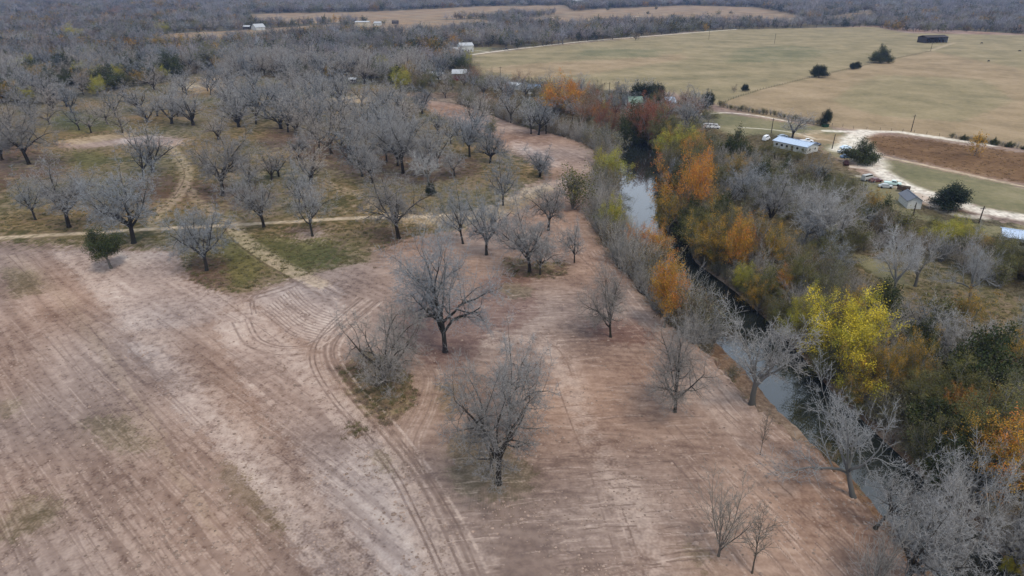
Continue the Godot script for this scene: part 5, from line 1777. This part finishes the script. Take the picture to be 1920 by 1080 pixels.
	car("pickup", 1512, 267, -0.1, Color(0.86, 0.87, 0.88), "white pickup behind the right end of the long home")
	car("car", 1528, 273, 0.2, Color(0.12, 0.18, 0.3), "dark blue car beside the gable of the long home")
	car("car", 1585, 279, 0.15, Color(0.75, 0.82, 0.88), "pale blue car in the row under the broad dark tree")
	car("pickup", 1583, 287, 0.1, Color(0.66, 0.68, 0.71), "white pickup in the row under the broad dark tree")
	car("car", 1586, 296, 0.15, Color(0.35, 0.45, 0.58), "steel blue car in the row under the broad dark tree")
	car("pickup", 1586, 309, 1.2, Color(0.2, 0.09, 0.08), "dark maroon pickup standing apart below the parked row")
	car("car", 1641, 341, 0.2, Color(0.36, 0.2, 0.17), "faded red car among junk beside the gravel lane")
	car("van", 1626, 338, 0.5, Color(0.62, 0.62, 0.6), "white van beside the faded red car")
	car("pickup", 1673, 347, -0.5, Color(0.7, 0.8, 0.78), "pale green pickup between the red car and the white shed")
	car("car", 1660, 352, -0.3, Color(0.62, 0.64, 0.64), "white car beside the pale green pickup")
	car("van", 1327, 240, 0.2, Color(0.86, 0.86, 0.86), "white van half hidden in the thicket below the yard drive")
	car("van", 1339, 241, -0.3, Color(0.86, 0.86, 0.86), "white van nearest the leafless bush below the yard drive")
	car("pickup", 948, 93, 0.1, Color(0.06, 0.07, 0.08), "dark pickup by the pale lane near the farmhouse")
	# wooden trailer and green bin
	var tr := thing("wooden_trailer", ground(1693, 359), -0.6, "brown wooden trailer just behind the white shed", "trailer")
	var planks := worn("trailer_boards", Color(0.2, 0.15, 0.12), Color(0.32, 0.25, 0.2), 0.8)
	part(tr, "bed", bar(Vector3(-1.9, 0.6, -1), Vector3(1.9, 0.75, 1)), planks)
	for s in [-1.0, 1.0]:
		for k in 3: part(tr, "side_board", bar(Vector3(-1.9, 0.78 + 0.36 * k, s * 0.94 - 0.04), Vector3(1.9, 1.1 + 0.36 * k, s * 0.94 + 0.04)), planks)
		part(tr, "wheel", wheel_mesh(0.36, 0.1), paint("tyre", Color(0.03, 0.03, 0.03), 0.9)).position = Vector3(0, 0.36, s * 1.12)
	part(tr, "drawbar", bar(Vector3(1.9, 0.55, -0.08), Vector3(3.2, 0.68, 0.08)), paint("dark_steel", Color(0.1, 0.1, 0.1), 0.6))
	var bin := thing("waste_bin", ground(1547, 238), 0.3, "dark green waste bin at the end of the hedge by the lane", "bin")
	part(bin, "tub", hull([[-1.3, 0.1], [-1.45, 1.3], [1.45, 1.3], [1.3, 0.1]], 0.9, -0.1), paint("bin_green", Color(0.04, 0.2, 0.12), 0.5))
	part(bin, "lid", bar(Vector3(-1.5, 1.3, -1.02), Vector3(1.5, 1.42, 1.02)), paint("bin_lid", Color(0.03, 0.08, 0.06), 0.5))
	for t in [[1452, 294, 272, 26], [1474, 300, 276, 30], [1496, 305, 280, 28], [1434, 290, 268, 24]]:
		put("yard_bush", "olive0", t[0], t[1], t[2], t[3], "olive bush before the long home", "bushes before the long home", 0.0, "bush")
	# poles, fences, cattle
	pole(1708, 247, 215, "tall utility pole beside the lane along the pasture", true, -0.03)
	pole(1446, 250, 222, "utility pole at the left of the round leafless tree")
	pole(1560, 279, 252, "thin utility pole on the drive beside the long blue roofed home", false, -0.06)
	pole(1835, 419, 387, "utility pole between gravel lane and olive gold trees", true, -0.06)
	pole(1712, 405, 380, "short dark pole in front of the white shed", false)
	pole(1745, 95, 74, "utility pole in front of the hay barn")
	pole(1329, 74, 55, "utility pole at the far pasture edge near the pale lane")
	pole(1452, 82, 63, "utility pole alone in the far pasture")
	pole(1325, 190, 165, "utility pole above the dark evergreen at the pasture corner")
	pole(1142, 178, 154, "utility pole behind the thicket with the orange trees")
	pole(1158, 178, 152, "utility pole nearest the leafless tree behind the thicket")
	pole(938, 142, 125, "utility pole at the pasture's edge near the red barn")
	pole(996, 168, 145, "utility pole beside the russet tree")
	fence([1560, 236, 1600, 241, 1650, 244, 1714, 249, 1785, 259], "wire fence on posts between the lane and the pasture")
	fence([1345, 196, 1420, 170.5, 1530, 143.5, 1640, 118.5, 1745, 96.5], "wire fence on posts crossing the pasture from hedge to hay barn")
	cow(1853, 116, 0.4, "black cow grazing in the middle of the dry pasture")
	cow(1912, 97, 2.4, "black cow grazing alone far across the pasture")
	cow(1840, 82, 0.1, "black cow grazing close to the hay barn's white end")

# one of a crowd that stands closest to something one can find is named by it
func name_by_neighbours() -> void:
	var marks := [
		[588, 440, "the white patch of sand"], [660, 156, "the tiny dark shed"], [280, 265, "the pale sand bank"], [345, 330, "the winding path"], [792, 213, "the lone spreading tree"], [55, 308, "the brown litter floor"], [450, 424, "the track junction"], [748, 446, "the brush at the track's end"], [808, 364, "the small ivy bush"], [920, 257, "the olive topped tree"], [565, 262, "the white sand scrape"], [605, 190, "the tan clearing"], [385, 160, "the pale clearing"],
		[1150, 352, "the yellow green bank tree"], [1139, 452, "the narrow yellow green tree"], [1205, 500, "the salmon orange tree"], [1228, 512, "the amber orange tree"], [1246, 614, "the slender orange tree"], [1265, 772, "the dark forked tree"], [1410, 757, "the pale tree on the brink"], [1600, 932, "the leaning white tree"], [1077, 492, "the nearly branchless tree"], [1073, 392, "the rounded olive bush"],
		[1262, 300, "the yellow green pool tree"], [1288, 420, "the large orange tree"], [1372, 525, "the slender orange tree"], [1363, 440, "the white dead trunk"], [1575, 702, "the large yellow tree"], [1510, 618, "the lemon yellow tree"], [1665, 745, "the thin amber tree"], [1705, 735, "the golden orange tree"], [1890, 935, "the large amber tree"], [1535, 468, "the great white trees"], [1676, 552, "the stout white twigged tree"], [1817, 568, "the glade's far tree"], [1787, 690, "the tree with long white limbs"], [1440, 432, "the clear trunked grey tree"], [1752, 815, "the dark green bush"],
		[1206, 262, "the rust red tree"], [1045, 214, "the broad orange tree"], [1190, 206, "the pale green roof"], [1000, 176, "the blue grey roof"], [960, 168, "the bright white roof"], [860, 151, "the red barn"], [810, 150, "the low farmhouse"], [1330, 241, "the white vans"], [1158, 178, "the paired utility poles"], [752, 172, "the pale yellow green tree"], [875, 98, "the two storey farmhouse"], [1480, 285, "the long blue roofed home"], [1692, 385, "the white shed"], [1900, 468, "the home by the olive gold trees"], [1783, 392, "the round dark evergreen"], [1548, 236, "the green bin"], [1832, 268, "the golden taller bush"], [1446, 250, "the utility pole"]]
	var crowd := {}
	var used := {}
	for o in get_children():
		if o.has_meta("group") and o is Node3D:
			var g: String = o.get_meta("label")
			if not crowd.has(g): crowd[g] = []
			crowd[g].append(o)
	for g: String in crowd:
		if crowd[g].size() < 3 or g.begins_with("round hay"): continue
		for m in marks:
			var at := ground(m[0], m[1])
			var best: Node3D = null
			var near := 26.0
			for o: Node3D in crowd[g]:
				var d := Vector2(o.position.x - at.x, o.position.z - at.z).length()
				if d < near:
					near = d
					best = o
			if best == null or best.get_meta("label") != g: continue
			var words: PackedStringArray = g.split(" ")
			var short := g
			for cut in [" in the ", " on the ", " among the "]:
				if short.contains(cut):
					short = short.substr(0, short.find(cut))
			var full := "%s standing closest to %s" % [short, m[2]]
			if used.has(full): continue
			used[full] = true
			best.set_meta("label", full)
